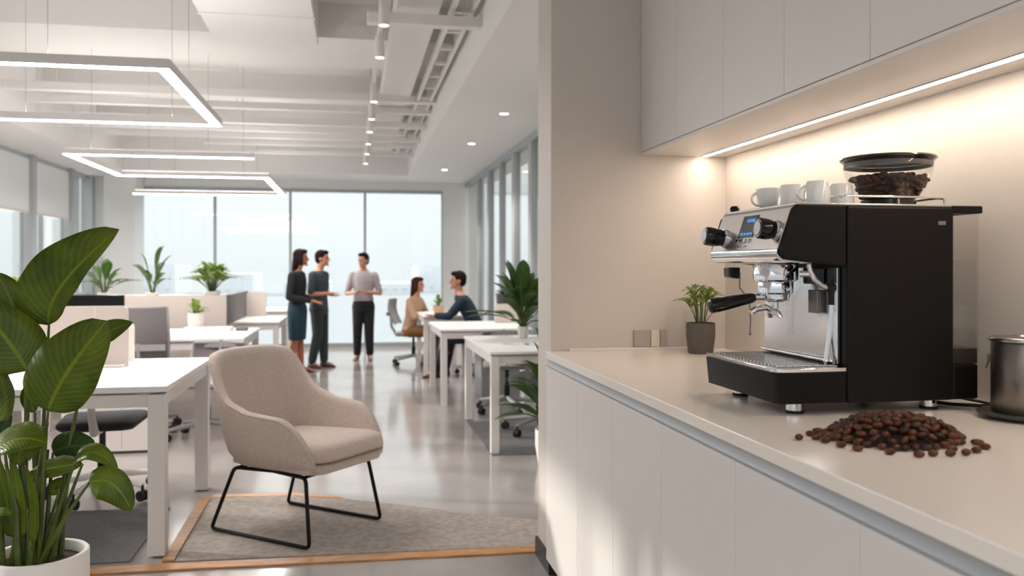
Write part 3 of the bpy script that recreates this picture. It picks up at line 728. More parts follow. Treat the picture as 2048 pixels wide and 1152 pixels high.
# ---- canister on round base
cx, cy = 1.545, 1.70
cpn = onZ(2048, 838, CT)
t = thing('steel_canister', 'brushed gunmetal steel canister with lid and side clasp at the right edge', 'canister', (1.58, 1.775, CT+.016))
CXc, CYc = 1.575, 1.775
CXc = onY(2050, 700, CYc).x
t.location = (CXc, CYc, CT+.016)
obj('body', MB().lathe([(0, 0), (.070, 0), (.0725, .004), (.0725, .165), (.070, .168), (0, .168)], (CXc, CYc, CT+.016), 56), m_gun, t, smooth=True)
obj('lid', MB().lathe([(0, .168), (.074, .168), (.0785, .171), (.0785, .176), (.074, .180), (.03, .182), (.028, .179), (0, .179)], (CXc, CYc, CT+.016), 56), m_steel, t, smooth=True, ang=50)
def cl_(r_, z_): return (CXc-.73*r_, CYc+.683*r_, CT+z_)
obj('clasp', MB().tube([cl_(.070, .150), cl_(.077, .149), cl_(.076, .136), cl_(.082, .116)], [.0035, .0035, .003, .0018], 8), m_gun, t, smooth=True)
obj('round_tray', MB().lathe([(0, 0), (.075, 0), (.082, .003), (.102, .011), (.104, .014), (.100, .0155), (0, .0155)], (CXc, CYc, CT+.0004), 64), mat('dark_tray', (62, 58, 55), .4), smooth=True, ang=50, label='dark round tray under the steel canister', cat='tray')
obj('power_cable', MB().tube([(1.59, 2.2, CT+.03), (1.605, 2.12, CT+.012), (1.63, 2.0, CT+.008), (1.645, 1.85, CT+.007), (1.64, 1.7, CT+.007)], .004, 8).tube([(1.51, 2.02, CT+.006), (1.54, 1.965, CT+.006), (1.60, 1.93, CT+.006), (1.647, 1.86, CT+.018), (1.645, 1.72, CT+.024)], .0045, 8), m_rubber, smooth=True, label='black power cable looping behind the machine towards the canister', cat='cable')

# ================================================================== ARMCHAIR
AC = thing('lounge_armchair', 'oatmeal fabric tub armchair with black sled legs on the taupe carpet', 'armchair', (0, 0, 0))
def lerp(a, b, t): return a+(b-a)*t
def smooth(t): t = max(0, min(1, t)); return t*t*(3-2*t)
NP = 49
def plan(s, lvl):
    # s in [-1,1]: -1 near-side arm tip, 0 centre back, 1 far-side arm tip; lvl 0 bottom .. 1 rim
    a = abs(s); sg = -1 if s < 0 else 1
    hw0, hw1 = .305, .345          # half width bottom / top
    xb0, xb1 = -.285, -.40         # back x bottom / top
    xf0, xf1 = .345, .355           # arm front x
    hw = lerp(hw0, hw1, lvl**.8); xb = lerp(xb0, xb1, lvl); xf = lerp(xf0, xf1, lvl)
    # back half : superellipse, then straight side
    sb = .56
    if a < sb:
        th = a/sb*PI/2; e = .62
        x = xb+.30*(1-math.cos(th)**e); y = hw*math.sin(th)**e
    else:
        k = (a-sb)/(1-sb); x = lerp(xb+.30, xf, k); y = hw-(.05*k*k)
    return x, sg*y
def rim(s):
    a = abs(s)
    back = .895
    if a < .26: return back-.02*(a/.26)**2
    if a < .62: return lerp(.875, .615, smooth((a-.26)/.36))
    if a < .80: return lerp(.615, .60, (a-.62)/.18)
    return lerp(.60, .415, ((a-.80)/.20)**1.6)
bm = bmesh.new()
NS = 64; prof_n = 9; thick = .052; grid = []
for i in range(NS+1):
    s = -1+2*i/NS; top = rim(s); row = []; thick = .052*(1-.55*max(0, (abs(s)-.88)/.12)**2)
    zb = .350
    def pt(l, inward):
        # l: 0..1 of height
        z = zb+(top-zb)*l
        lv = min(1, (z-zb)/(.895-zb)); lv = lv if abs(s) < .3 else min(1, lv*lerp(1, 1.55, smooth((abs(s)-.3)/.3)))
        x, y = plan(s, lv)
        x2, y2 = plan(s-.012, lv); x3, y3 = plan(s+.012, lv) if s < .985 else plan(s, lv)
        tx, ty = x3-x2, y3-y2; L = math.hypot(tx, ty) or 1
        nx, ny = ty/L, -tx/L       # sideways
        if nx*(x+.02)+ny*y > 0: nx, ny = -nx, -ny
        return V((x+nx*inward, y+ny*inward, z))
    for l in (0, .12, .3, .5, .7, .86, .95): row.append(pt(l, .045*max(0, 1-l/.22)**2))
    e = pt(1, 0); e2 = pt(1, thick)
    for k in range(1, 6):
        a = PI*k/6; c = (e+e2)/2; row.append(c+(e-c)*math.cos(a)+V((0, 0, thick*.5*math.sin(a)-.012)))
    for l in (.93, .8, .6, .4, .2, .04): row.append(pt(l, thick+.03*(1-l)**2))
    grid.append(row)
VV = [[bm.verts.new(p) for p in r] for r in grid]
for a, b in zip(VV, VV[1:]):
    for i in range(len(a)-1): bm.faces.new((a[i], a[i+1], b[i+1], b[i]))
bm.faces.new(VV[0]); bm.faces.new(VV[-1][::-1])
sh = obj('shell', bm, m_fabric, AC, smooth=True, ang=0)
obj('welt', MB().tube([g_[7]+V((0, 0, .002)) for g_ in grid], .0032, 6), m_fabric, AC, smooth=True)
# seat pan under the cushion
def rr_poly(x0, x1, w0, w1, r=.08, n=6):
    P = []
    for (cx_, cy_, a0) in ((x1-r, w1-r, 0), (x0+r, w0-r, PI/2), (x0+r, -w0+r, PI), (x1-r, -w1+r, 1.5*PI)):
        for k in range(n+1): a = a0+k/n*PI/2; P.append((cx_+r*math.cos(a), cy_+r*math.sin(a)))
    return P
pan = MB(); P0 = rr_poly(-.22, .30, .19, .22); P1 = rr_poly(-.26, .365, .235, .262); P2 = rr_poly(-.255, .375, .235, .268)
pan.rings([[(x, y, .335) for x, y in P0], [(x, y, .350) for x, y in P1], [(x, y, .385) for x, y in P2], [(x*.98, y*.97, .398) for x, y in P2]])
obj('seat_pan', pan, m_fabric, AC, smooth=True, ang=50)
obj('pan_underside', MB().rings([[(x*.93, y*.9, .328) for x, y in P0], [(x, y, .340) for x, y in P0]]), m_rubber, AC)
cu = MB(); C0 = rr_poly(-.24, .392, .235, .262, .09)
cs = [(.93, .400), (.99, .408), (1.0, .425), (.995, .455), (.96, .475), (.86, .487), (.6, .494), (.3, .496), (.02, .497)]
cu.rings([[(.07+(x-.07)*q, y*q, z-.02*max(0, (.05-x)/.3)*(1 if z > .45 else 0)) for x, y in C0] for q, z in cs])
obj('seat_cushion', cu, m_fabric, AC, smooth=True, ang=0)
obj('cushion_piping', MB().tube([(.07+(x-.07)*.985, y*.985, .4005) for x, y in C0], .0028, 6, close=True), mat('piping', (128, 114, 106), .9), AC, smooth=True)
ang_piece = []
def fillet(pts, r=.03, n=5):
    out = [V(pts[0])]
    for a, b, c in zip(pts, pts[1:], pts[2:]):
        a, b, c = V(a), V(b), V(c); d1 = (a-b).normalized(); d2 = (c-b).normalized()
        for k in range(n+1):
            t = k/n; out.append((b+d1*r)*(1-t)**2+b*2*t*(1-t)+(b+d2*r)*t*t)
    out.append(V(pts[-1])); return out
for sg in (-1, 1):
    obj('sled_leg', MB().tube(fillet([(.02, sg*.20, .328), (.27, sg*.235, .328), (.325, sg*.27, .0135), (-.325, sg*.27, .0135), (-.20, sg*.235, .328), (.03, sg*.20, .328)], .028), .0095, 12), m_black, AC, smooth=True)
obj('cross_bar', MB().tube([(.25, -.232, .326), (.25, .232, .326)], .008, 10).tube([(-.19, -.232, .326), (-.19, .232, .326)], .008, 10), m_black, AC, smooth=True)
AC.location = (-.275, 4.50, .006); AC.rotation_euler = (0, 0, math.radians(-39.5))

# ================================================================== DESKS
def desk(label, x0, x1, y0, y1, h, lw=.06, lh=.022, group='white desks', zf=0):
    t = thing('desk', label, 'desk', ((x0+x1)/2, (y0+y1)/2, 0), group)
    obj('tabletop', MB().box(x0, x1, y0, y1, h-lh, h), m_desk, t, bev=.003)
    a = lw; e = .012
    for (lx, ly) in ((x0+e, y0+e), (x1-e-a, y0+e), (x0+e, y1-e-a), (x1-e-a, y1-e-a)):
        obj('leg', MB().box(lx, lx+a, ly, ly+a, zf, h-lh-.012), m_dleg, t, bev=.002)
    obj('frame', MB().box(x0+e+a, x1-e-a, y0+e+.01, y0+e+.04, h-lh-.07, h-lh-.012).box(x0+e+a, x1-e-a, y1-e-.04, y1-e-.01, h-lh-.07, h-lh-.012)
        .box(x0+e+.01, x0+e+.04, y0+e+a, y1-e-a, h-lh-.07, h-lh-.012).box(x1-e-.04, x1-e-.01, y0+e+a, y1-e-a, h-lh-.07, h-lh-.012).box(x0+.06, x1-.06, y0+.06, y1-.06, h-lh-.012, h-lh), m_dleg, t)
    return t
desk('large white desk at the near left, beside the armchair', -2.55, -.835, 4.13, 5.42, .79, .075, .028, zf=.0062)
desk('white desk behind the near left one, carrying the small succulent', -2.5, -.90, 7.5, 8.8, .74)
desk('white desk on the left ending at the beige screen, third row back', -2.4, -.79, 9.75, 10.95, .74)
desk('farthest white desk on the left, by the far windows', -2.3, -.80, 11.9, 13.0, .76)
desk('white desk at the right beside the partition, nearest on that side', .965, 1.86, 5.98, 7.45, .735, .06, zf=.0062)
desk('white desk on the right between the nearest one and the meeting table', .835, 1.75, 8.2, 9.45, .74)
desk('white meeting table where the two seated people talk', .86, 1.42, 10.5, 11.7, .74)

# desk screens / partitions
def screen(label, x0, x1, y0, y1, z0, z1, m=m_screen, bev=.02, foot=False, cat='desk screen'):
    t = thing('desk_screen', label, cat, ((x0+x1)/2, (y0+y1)/2, z0))
    if y1-y0 < .1:
        P = []
        r = .03
        for (cx_, cz_, a0) in ((x1-r, z1-r, 0), (x0+r, z1-r, PI/2)):
            for k in range(6): a = a0+k/5*PI/2; P.append((cx_+r*math.cos(a), cz_+r*math.sin(a)))
        P += [(x0, z0+.001), (x1, z0+.001)]
        obj('panel', MB().prism(P, y0, y1, 'y'), m, t, smooth=True, ang=30)
    else: obj('panel', MB().box(x0, x1, y0, y1, z0+.001, z1), m, t, bev=.006)
    if foot:
        obj('foot', MB().box(x1-.15, x1-.01, y0-.05, y1+.05, z0+.0005, z0+.012), m_dleg, t, bev=.003)
        obj('foot', MB().box(x0+.01, x0+.15, y0-.05, y1+.05, z0+.0005, z0+.012), m_dleg, t, bev=.003)
        obj('seam', MB().box(x1-.17, x1-.165, y0-.002, y0, z0+.1, z1-.005), m_dleg, t)
    return t
screen('pale rounded desk screen standing on the near left desk', onY(45, 610, 5.0).x, onY(255, 610, 5.0).x, 5.0, 5.025, .79, onY(255, 612, 5.0).z, m_screen, foot=True)
screen('white privacy screen edge just behind the pale rounded screen', onY(120, 640, 5.3).x, onY(268, 640, 5.3).x, 5.3, 5.32, .79, onY(268, 645, 5.3).z, m_screenw)
screen('beige panel running across behind the second left desk, under the plants', -3.9, -1.28, 9.2, 9.24, 0, 1.055)
t_c = thing('planter_cabinet', 'long low cabinet behind the beige panel, its top lined with plants', 'cabinet', (-2.6, 9.45, 0))
obj('body', MB().box(-3.9, -1.34, 9.25, 9.62, 0, 1.03), m_screenw, t_c); obj('top', MB().box(-3.92, -1.32, 9.243, 9.64, 1.031, 1.05), m_desk, t_c)
screen('grey side panel at the end of the planter cabinet', -1.31, -1.28, 9.25, 11.1, .745 if False else .74, 1.05, m_mesh)
screen('beige panel at the right of the grey side panel, standing on the third left desk', -1.28, onY(532, 600, 10.9).x, 10.9, 10.93, .74, 1.04)
# monitor
t = thing('monitor', 'black monitor back behind the pale rounded desk screen', 'monitor', (-2.6, 8.1, .74))
x0, x1 = onY(128, 600, 8.0).x, onY(248, 600, 8.0).x
obj('screen', MB().box(x0, x1, 8.0, 8.03, .83, onY(200, 590, 8.0).z), m_blackp, t, bev=.006)
obj('stand', MB().box((x0+x1)/2-.03, (x0+x1)/2+.03, 8.03, 8.05, .745, .95).box((x0+x1)/2-.12, (x0+x1)/2+.12, 7.95, 8.13, .7405, .75), m_dark, t)
desk('white desk at the far left holding the black monitor', -4.0, -2.56, 7.5, 8.8, .74)
# pedestal under near left desk
t = thing('pedestal_cabinet', 'white rounded storage pedestal under the near left desk', 'cabinet', (-1.6, 5.75, 0))
pX0, pX1 = onZ(130, 905, 0).x, onZ(314, 898, 0).x
yp = onZ(250, 908, 0).y
P = [(px, py) for px, py in rr_poly(-.23, .23, (pX1-pX0)/2, (pX1-pX0)/2, .05)]
P = [((pX0+pX1)/2+b, yp+.24+a) for a, b in P]
obj('body', MB().prism(P, .02, .58, 'z'), m_screenw, t, smooth=True, ang=30); obj('plinth', MB().prism([((pX0+pX1)/2+(a-(pX0+pX1)/2)*.96, b) for a, b in P], 0, .02, 'z'), m_dark, t)
for xk in (.33, .66):
    obj('door_seam', MB().box(lerp(pX0, pX1, xk), lerp(pX0, pX1, xk)+.003, yp+.008, yp+.012, .04, .56), m_cgrey, t)

# small items on desks
def succ(label, x, y, z, r=.045, h=.09, fr=.09, fh=.12, m_p=m_potw, m_l=m_leafp, n=18, seed=1, lw=.03, name='potted_succulent'):
    return fern_plant(name, label, (x, y, z), r, h, fr, fh, m_p, m_l, n, seed, lw=lw, fronds=False)
p = onZ(393, 660, .74); succ('small green succulent in a white pot on the second left desk', p.x, 8.55, .7405, .075, .165, .12, .15, seed=4, lw=.05, n=22)
obj('book', MB().box(-1.55, -1.12, 8.35, 8.55, .7405, .775), m_desk, bev=.003, label='thick white book lying behind the succulent on the second left desk', cat='book')
obj('desk_phone', MB().box(-1.08, -.98, 8.38, 8.5, .7405, .77), m_mesh, bev=.005, label='small grey device beside the white book', cat='device')
def pl(label, u, Y, r, h, m_l, n, seed, lw, fronds=False, z=1.0505, pr=.07, ph=.10, m_p=m_potw):
    x = onY(u, 560, Y).x
    return fern_plant('potted_plant', label, (x, Y, z), pr, ph, r, h, m_p, m_l, n, seed, lw=lw, fronds=fronds)
pl('broad-leaved plant on the planter cabinet, in front of the white column', 208, 9.42, .32, .36, m_leafd, 12, 21, .10, pr=.06, ph=.03)
pl('dark upright plant on the planter cabinet, against the far window', 305, 9.42, .34, .46, m_leafd, 13, 35, .085, pr=.07, ph=.03)
pl('light feathery bushy plant at the right end of the planter cabinet', 424, 9.42, .34, .34, m_leafp, 34, 9, .055, True, pr=.09, ph=.04)
pl('small plant at the far left of the planter cabinet, by the side windows', 30, 9.42, .17, .16, m_leafp, 12, 8, .05, pr=.06, ph=.03)
obj('low_planter_box', MB().box(onY(500/1.0, 585, 9.4).x-1.32+.0, onY(500, 585, 9.4).x-1.02, 9.36, 9.5, 1.0505, 1.10), m_potg, bev=.004, label='low dark box on the planter cabinet between the plants', cat='box') if False else None

# ================================================================== OFFICE CHAIRS
def office_chair(name, label, back_m, seat_m, base_m, arms=True, zs=.46, top=1.0):
    t = thing(name, label, 'office chair', (0, 0, 0), 'office swivel chairs')
    P = rr_poly(-.23, .24, .21, .235, .07)
    obj('seat', MB().rings([[(x*.9, y*.9, zs-.05) for x, y in P], [(x, y, zs-.03) for x, y in P], [(x, y, zs-.01) for x, y in P], [(x*.93, y*.93, zs) for x, y in P]]), seat_m, t, smooth=True, ang=50)
    # backrest: curved mesh slab
    rs = []
    for k in range(9):
        q = k/8; z = zs+.10+(top-zs-.10)*q; xx = -.25-.05*math.sin(q*PI*.9)-.06*q; hw = .22-.03*abs(q-.5)
        ring = []
        for j in range(11):
            y = -hw+2*hw*j/10; ring.append((xx+.05*(y/hw)**2, y, z))
        for j in range(10, -1, -1):
            y = -hw+2*hw*j/10; ring.append((xx-.018+.05*(y/hw)**2, y, z))
        rs.append(ring)
    bk = obj('backrest', MB().rings(rs), back_m, t, smooth=True, ang=50)
    fr = MB()
    for sg in (-1, 1): fr.tube([(r_[0 if sg < 0 else 10][0]-.009, r_[0 if sg < 0 else 10][1], r_[0][2]) for r_ in rs], .012, 8)
    fr.tube([(p_[0]-.009, p_[1], p_[2]) for p_ in rs[-1][:11]], .012, 8).box(-.34, -.315, -.2, .2, zs+.22, zs+.27)
    obj('back_frame', fr, back_m if base_m is m_dleg else m_cgrey, bk, smooth=True)
    obj('back_strut', MB().tube([(-.05, 0, zs-.06), (-.24, 0, zs-.05), (-.31, 0, zs+.06), (-.33, 0, zs+.28)], [.025, .025, .02, .016], 10), base_m, t, smooth=True)
    obj('gas_column', MB().lathe([(0, .10), (.028, .10), (.028, .25), (.018, .25), (.018, zs-.09), (.05, zs-.07), (.05, zs-.05), (0, zs-.05)], (0, 0, 0), 16), m_blackp, t, smooth=True)
    st = MB()
    for k in range(5):
        a = k*2*PI/5+.3; d = V((math.cos(a), math.sin(a), 0))
        st.cone(d*.02+V((0, 0, .125)), d*.30+V((0, 0, .085)), .024, .015, 8)
    obj('star_base', st, base_m, t, smooth=True)
    for k in range(5):
        a = k*2*PI/5+.3; d = V((math.cos(a), math.sin(a), 0)); n = V((-d.y, d.x, 0)); c = d*.30+V((0, 0, .030))
        obj('caster', MB().cone(c-n*.022, c-n*.004, .030, .030, 16).cone(c+n*.004, c+n*.022, .030, .030, 16).cone(c, c+V((0, 0, .06)), .008, .008, 8), m_rubber, t, smooth=True)
    if arms:
        for sg in (-1, 1):
            obj('armrest', MB().tube(fillet([(-.05, sg*.23, zs-.03), (-.03, sg*.30, zs+.0), (-.03, sg*.29, zs+.20)], .03), .012, 8).box(-.14, .12, sg*.29-.035, sg*.29+.035, zs+.20, zs+.225), base_m if base_m is not m_dleg else m_cgrey, t, smooth=True)
    return t
c1 = office_chair('office_chair', 'black-seated swivel chair with pale base under the near left desk', m_cseat, m_cseat, m_dleg, False, .46, .74)
cl = office_chair('office_chair', 'grey chair tucked under the nearest right desk beside the partition', m_mesh, m_cgrey, m_cgrey, False, .46, .72)
cl.location = (1.50, 6.75, .0065); cl.rotation_euler = (0, 0, math.radians(60))
cw = office_chair('office_chair', 'pale swivel chair on which the woman in beige sits', m_cgrey, m_cgrey, m_cgrey, False, .46, .90)
cw.location = (.84, 11.86, 0); cw.rotation_euler = (0, 0, math.radians(-15))
cg = office_chair('office_chair', 'grey mesh-backed chair between the first and second left desks', m_mesh, m_cgrey, m_cgrey, False, .46, 1.02)
p = atD(205, 900, 4.95); c1.location = (p.x, p.y, 0.0065); c1.rotation_euler = (0, 0, math.radians(95)); 
p = atD(272, 640, 6.75); cg.location = (p.x, p.y+.25, 0); cg.rotation_euler = (0, 0, math.radians(96)); cg.scale = (1, 1, 1)
dup(cl, (-1.12, 7.02, 0), math.radians(-100), 'dark swivel chair at the second left desk, its base visible beside the near desk leg')
cd = dup(cg, (1.60, 10.62, 0), math.radians(150), 'dark grey chair on which the man in the dark shirt sits')
dup(cl, (1.42, 7.8, 0), math.radians(-95), 'grey chair between the nearest and middle desks on the right')
screen('beige low screen on the middle right desk', onY(990, 620, 9.1).x, onY(1040, 620, 9.1).x+.1, 9.1, 9.13, .74, onY(1000, 608, 9.1).z)
# pedestal under right desks
obj('pedestal_cabinet', MB().box(1.30, 1.70, 8.6, 9.1, .0, .55), m_cgrey, bev=.006, label='grey pedestal under the middle right desk', cat='cabinet')

# plants on the right
x = onY(1046, 660, 7.15)
fern_plant('potted_plant', 'big leafy plant in a small white pot on the nearest right desk, beside the partition', (x.x, 7.15, .7355), .048, .10, .50, .52, m_potw, m_leafd, 40, 51, lw=.105, fronds=False)
fern_plant('potted_plant', 'leafy floor plant in a white pot half hidden by the partition', (1.36, 5.62, 0), .14, .24, .46, .66, m_potw, m_leafd, 34, 77, lw=.11, fronds=False)
p = V((1.12, 11.2, .7405)); succ('small green plant in an orange pot on the meeting table', p.x, p.y, p.z, .07, .10, .11, .14, mat('terracotta', (206, 160, 128), .7), m_leafp, 16, 6, lw=.05)
obj('paper_sheets', MB().box(.92, 1.2, 10.62, 10.85, .7405, .744).box(.95, 1.22, 10.66, 10.9, .7441, .746), mat('blue_white_paper', (214, 224, 240), .7), label='loose white sheets on the meeting table', cat='paper')

# ================================================================== FOREGROUND PLANT
FP = thing('potted_bird_of_paradise', 'large glossy broad-leaved plant in a white round pot at the bottom left corner', 'potted plant', (-.94, 2.95, 0))
pcn = V((-.965, 2.93, 0)); pr = .145; RZ = .43
pcn = onZ(78, 1104, RZ); pcn = V((pcn.x, pcn.y, 0))
obj('pot', MB().lathe([(0, 0), (pr*.84, 0), (pr*.88, .01), (pr, .2), (pr, RZ-.004), (pr-.004, RZ), (pr-.014, RZ), (pr-.018, RZ-.004), (pr-.02, RZ-.05), (0, RZ-.05)], (pcn.x, pcn.y, 0), 56), m_potw, FP, smooth=True, ang=50)
obj('soil', MB().lathe([(0, RZ-.028), (.06, RZ-.024), (pr-.021, RZ-.032), (pr-.021, RZ-.049), (0, RZ-.049)], (pcn.x, pcn.y, 0), 40), m_soil, FP, smooth=True)
D0 = pcn.x*SN+pcn.y*CS
camdir = V((-SN, -CS, 0))
def bigleaf(base, mid, tip, w, d, nr=(0, 0, 0), fold=.3, asym=(1, 1), shape=(.85, .62), stem=None, curl=.1, dt=0, wav=.03, m=m_leaf):
    """base, mid, tip: picture points; d depth offset from pot centre; w blade width in metres"""
    Db = D0+d; s = F/Db
    p0, p1, p2 = atD(base[0], base[1], Db), atD(mid[0], mid[1], Db+dt*.5), atD(tip[0], tip[1], Db+dt)
    c = p1*2-(p0+p2)*.5
    n = camdir+V(nr)
    lf = obj('leaf', MB().leaf(p0, c, p2, w, n, fold, asym, 22, shape, curl, wav), m, FP, solid=.0012)
    # petiole
    f0 = V((pcn.x+(base[0]-78)*.0003+random.uniform(-.03, .03), pcn.y+random.uniform(-.04, .03), RZ-.03))
    if stem: f0 = V((atD(stem[0], stem[1], D0).x, pcn.y+d*.3, RZ-.03))
    mid_ = (f0+p0)/2+V((0, 0, .0)); mid_.x = f0.x*.6+p0.x*.4; mid_.y = f0.y*.6+p0.y*.4
    pts = [f0*(1-t)**2+mid_*2*t*(1-t)+p0*t*t for t in [k/10 for k in range(11)]]
    obj('petiole', MB().tube(pts, [.0095*(1-.6*k/10) for k in range(11)], 8), m_stem, lf, smooth=True)
bigleaf((98, 650), (128, 568), (238, 459), .20, .05, (0, 0, .35), .35, (1.25, .55), (.8, .6), (72, 1100))
bigleaf((53, 742), (22, 690), (-60, 590), .20, -.02, (.1, 0, .5), .2, (1, 1), (.9, .6), (50, 1100))
bigleaf((60, 720), (30, 620), (-8, 545), .12, .12, (.4, 0, 0), .3, (1, 1), (.9, .7), (40, 1100))
bigleaf((96, 822), (135, 745), (214, 642), .215, -.08, (.1, 0, .15), .18, (1.05, .95), (.85, .5), (82, 1105))
bigleaf((180, 690), (215, 665), (266, 645), .075, .1, (0, 0, .4), .2, (1, 1), (1.1, .8), (95, 1100))
bigleaf((106, 905), (140, 893), (192, 893), .10, .06, (0, 0, .35), .2, (1, 1), (.9, .5), (85, 1105), m=m_leafd)
bigleaf((150, 925), (190, 905), (236, 942), .06, -.05, (0, 0, .9), .3, (1, 1), (.9, .7), (90, 1108))
bigleaf((165, 928), (110, 935), (55, 950), .075, -.02, (0, 0, .9), .2, (1, 1), (.9, .7), (100, 1108))
bigleaf((178, 966), (225, 968), (262, 1021), .105, -.1, (.1, 0, .55), .2, (.9, 1.1), (.75, .5), (86, 1112))
bigleaf((-20, 905), (40, 878), (92, 888), .12, -.12, (0, 0, 1.2), .25, (1, 1), (.9, .6), (20, 1108))
bigleaf((85, 890), (45, 900), (40, 930), .09, -.05, (0, 0, .2), .2, (1, 1), (.9, .6), (60, 1108))
bigleaf((5, 868), (8, 850), (24, 830), .06, .1, (0, 0, .4), .2, (1, 1), (.9, .6), (30, 1100), m=m_leafd)
bigleaf((70, 825), (62, 790), (85, 762), .06, .02, (.3, 0, 0), .2, (1, 1), (.9, .6), (70, 1100))
bigleaf((118, 985), (108, 975), (128, 955), .04, .0, (.3, 0, .3), .2, (1, 1), (.9, .6), (80, 1100))
bigleaf((-5, 840), (-2, 790), (-25, 700), .13, .0, (-.3, 0, .3), .2, (1, 1), (.9, .6), (10, 1100))
bigleaf((-15, 1035), (5, 1024), (22, 1030), .03, -.14, (0, 0, .8), .2, (1, 1), (.9, .6), (0, 1110))
bigleaf((40, 1075), (36, 990), (20, 905), .045, -.05, (.3, 0, .2), .4, (1, 1), (.5, .6), (44, 1110))
bigleaf((66, 1085), (70, 1000), (50, 930), .04, -.07, (-.3, 0, .2), .4, (1, 1), (.5, .6), (66, 1112))
bigleaf((28, 1075), (10, 985), (-10, 900), .05, -.03, (.3, 0, .2), .4, (1, 1), (.5, .6), (30, 1110))
st = MB()
rs_ = random.Random(4)
for k in range(9):
    x_ = pcn.x+rs_.uniform(-.075, .06); y_ = pcn.y+rs_.uniform(-.06, .06)
    st.tube([(x_, y_, RZ-.035), (x_+rs_.uniform(-.02, .02), y_, RZ+.15), (x_+rs_.uniform(-.06, .05), y_+.02, RZ+rs_.uniform(.28, .42))], [.011, .009, .005], 8)
obj('stems', st, m_stem, FP, smooth=True)

# ================================================================== PEOPLE
def ring_e(c, rx, ry, n=20, tilt=None, e=1.0):
    out = []
    for i in range(n):
        a = 2*PI*i/n; ca, sa = math.cos(a), math.sin(a)
        p = V((rx*math.copysign(abs(ca)**e, ca), ry*math.copysign(abs(sa)**e, sa), 0))
        if tilt is not None: p = tilt @ p
        out.append(p+V(c))
    return out
def torso_rings(J, inf, lo, hi):
    # J['spine']: list of (centre, rx, ry) from crotch up to neck base
    sp = J['spine'][lo:hi]
    return [ring_e(c, rx+inf, ry+inf, tilt=J.get('tilt')) for c, rx, ry in sp]
def hand(mb, w, d, n, k=1.0, curl=.5):
    """w wrist point, d direction fingers, n palm normal"""
    d = V(d).normalized(); n = V(n); n = (n-d*n.dot(d)).normalized(); s = d.cross(n)
    a = [ring for ring in []]
    def rg(c, hw, ht): return [c+s*hw*math.cos(2*PI*i/12)+n*ht*math.sin(2*PI*i/12) for i in range(12)]
    w = V(w)
    mb.rings([rg(w-d*.02*k, .024*k, .02*k), rg(w+d*.02*k, .032*k, .018*k), rg(w+d*.06*k, .040*k, .016*k), rg(w+d*.09*k, .038*k, .013*k)])
    for i, (o, L) in enumerate(((-.030, .065), (-.010, .075), (.010, .070), (.028, .055))):
        p = w+d*.085*k+s*o*k; q = d.copy(); r = .0088*k
        for seg in range(3):
            q = (q+n*curl*(.35+.1*i)).normalized(); e = p+q*L*k*(.45, .32, .25)[seg]
            mb.cone(p, e, r, r*.9, 8, True); p = e; r *= .92
    p = w+d*.03*k-s*.03*k
    q = (d*.8-s*.6+n*.35).normalized(); e = p+q*.04*k; mb.cone(p, e, .011*k, .0095*k, 8, True); mb.cone(e, e+(q+d*.6).normalized()*.03*k, .0095*k, .008*k, 8, True)
def limb(mb, pts, rs, n=14):
    for (a, b, r0, r1) in zip(pts, pts[1:], rs, rs[1:]): mb.cone(a, b, r0, r1, n, True)
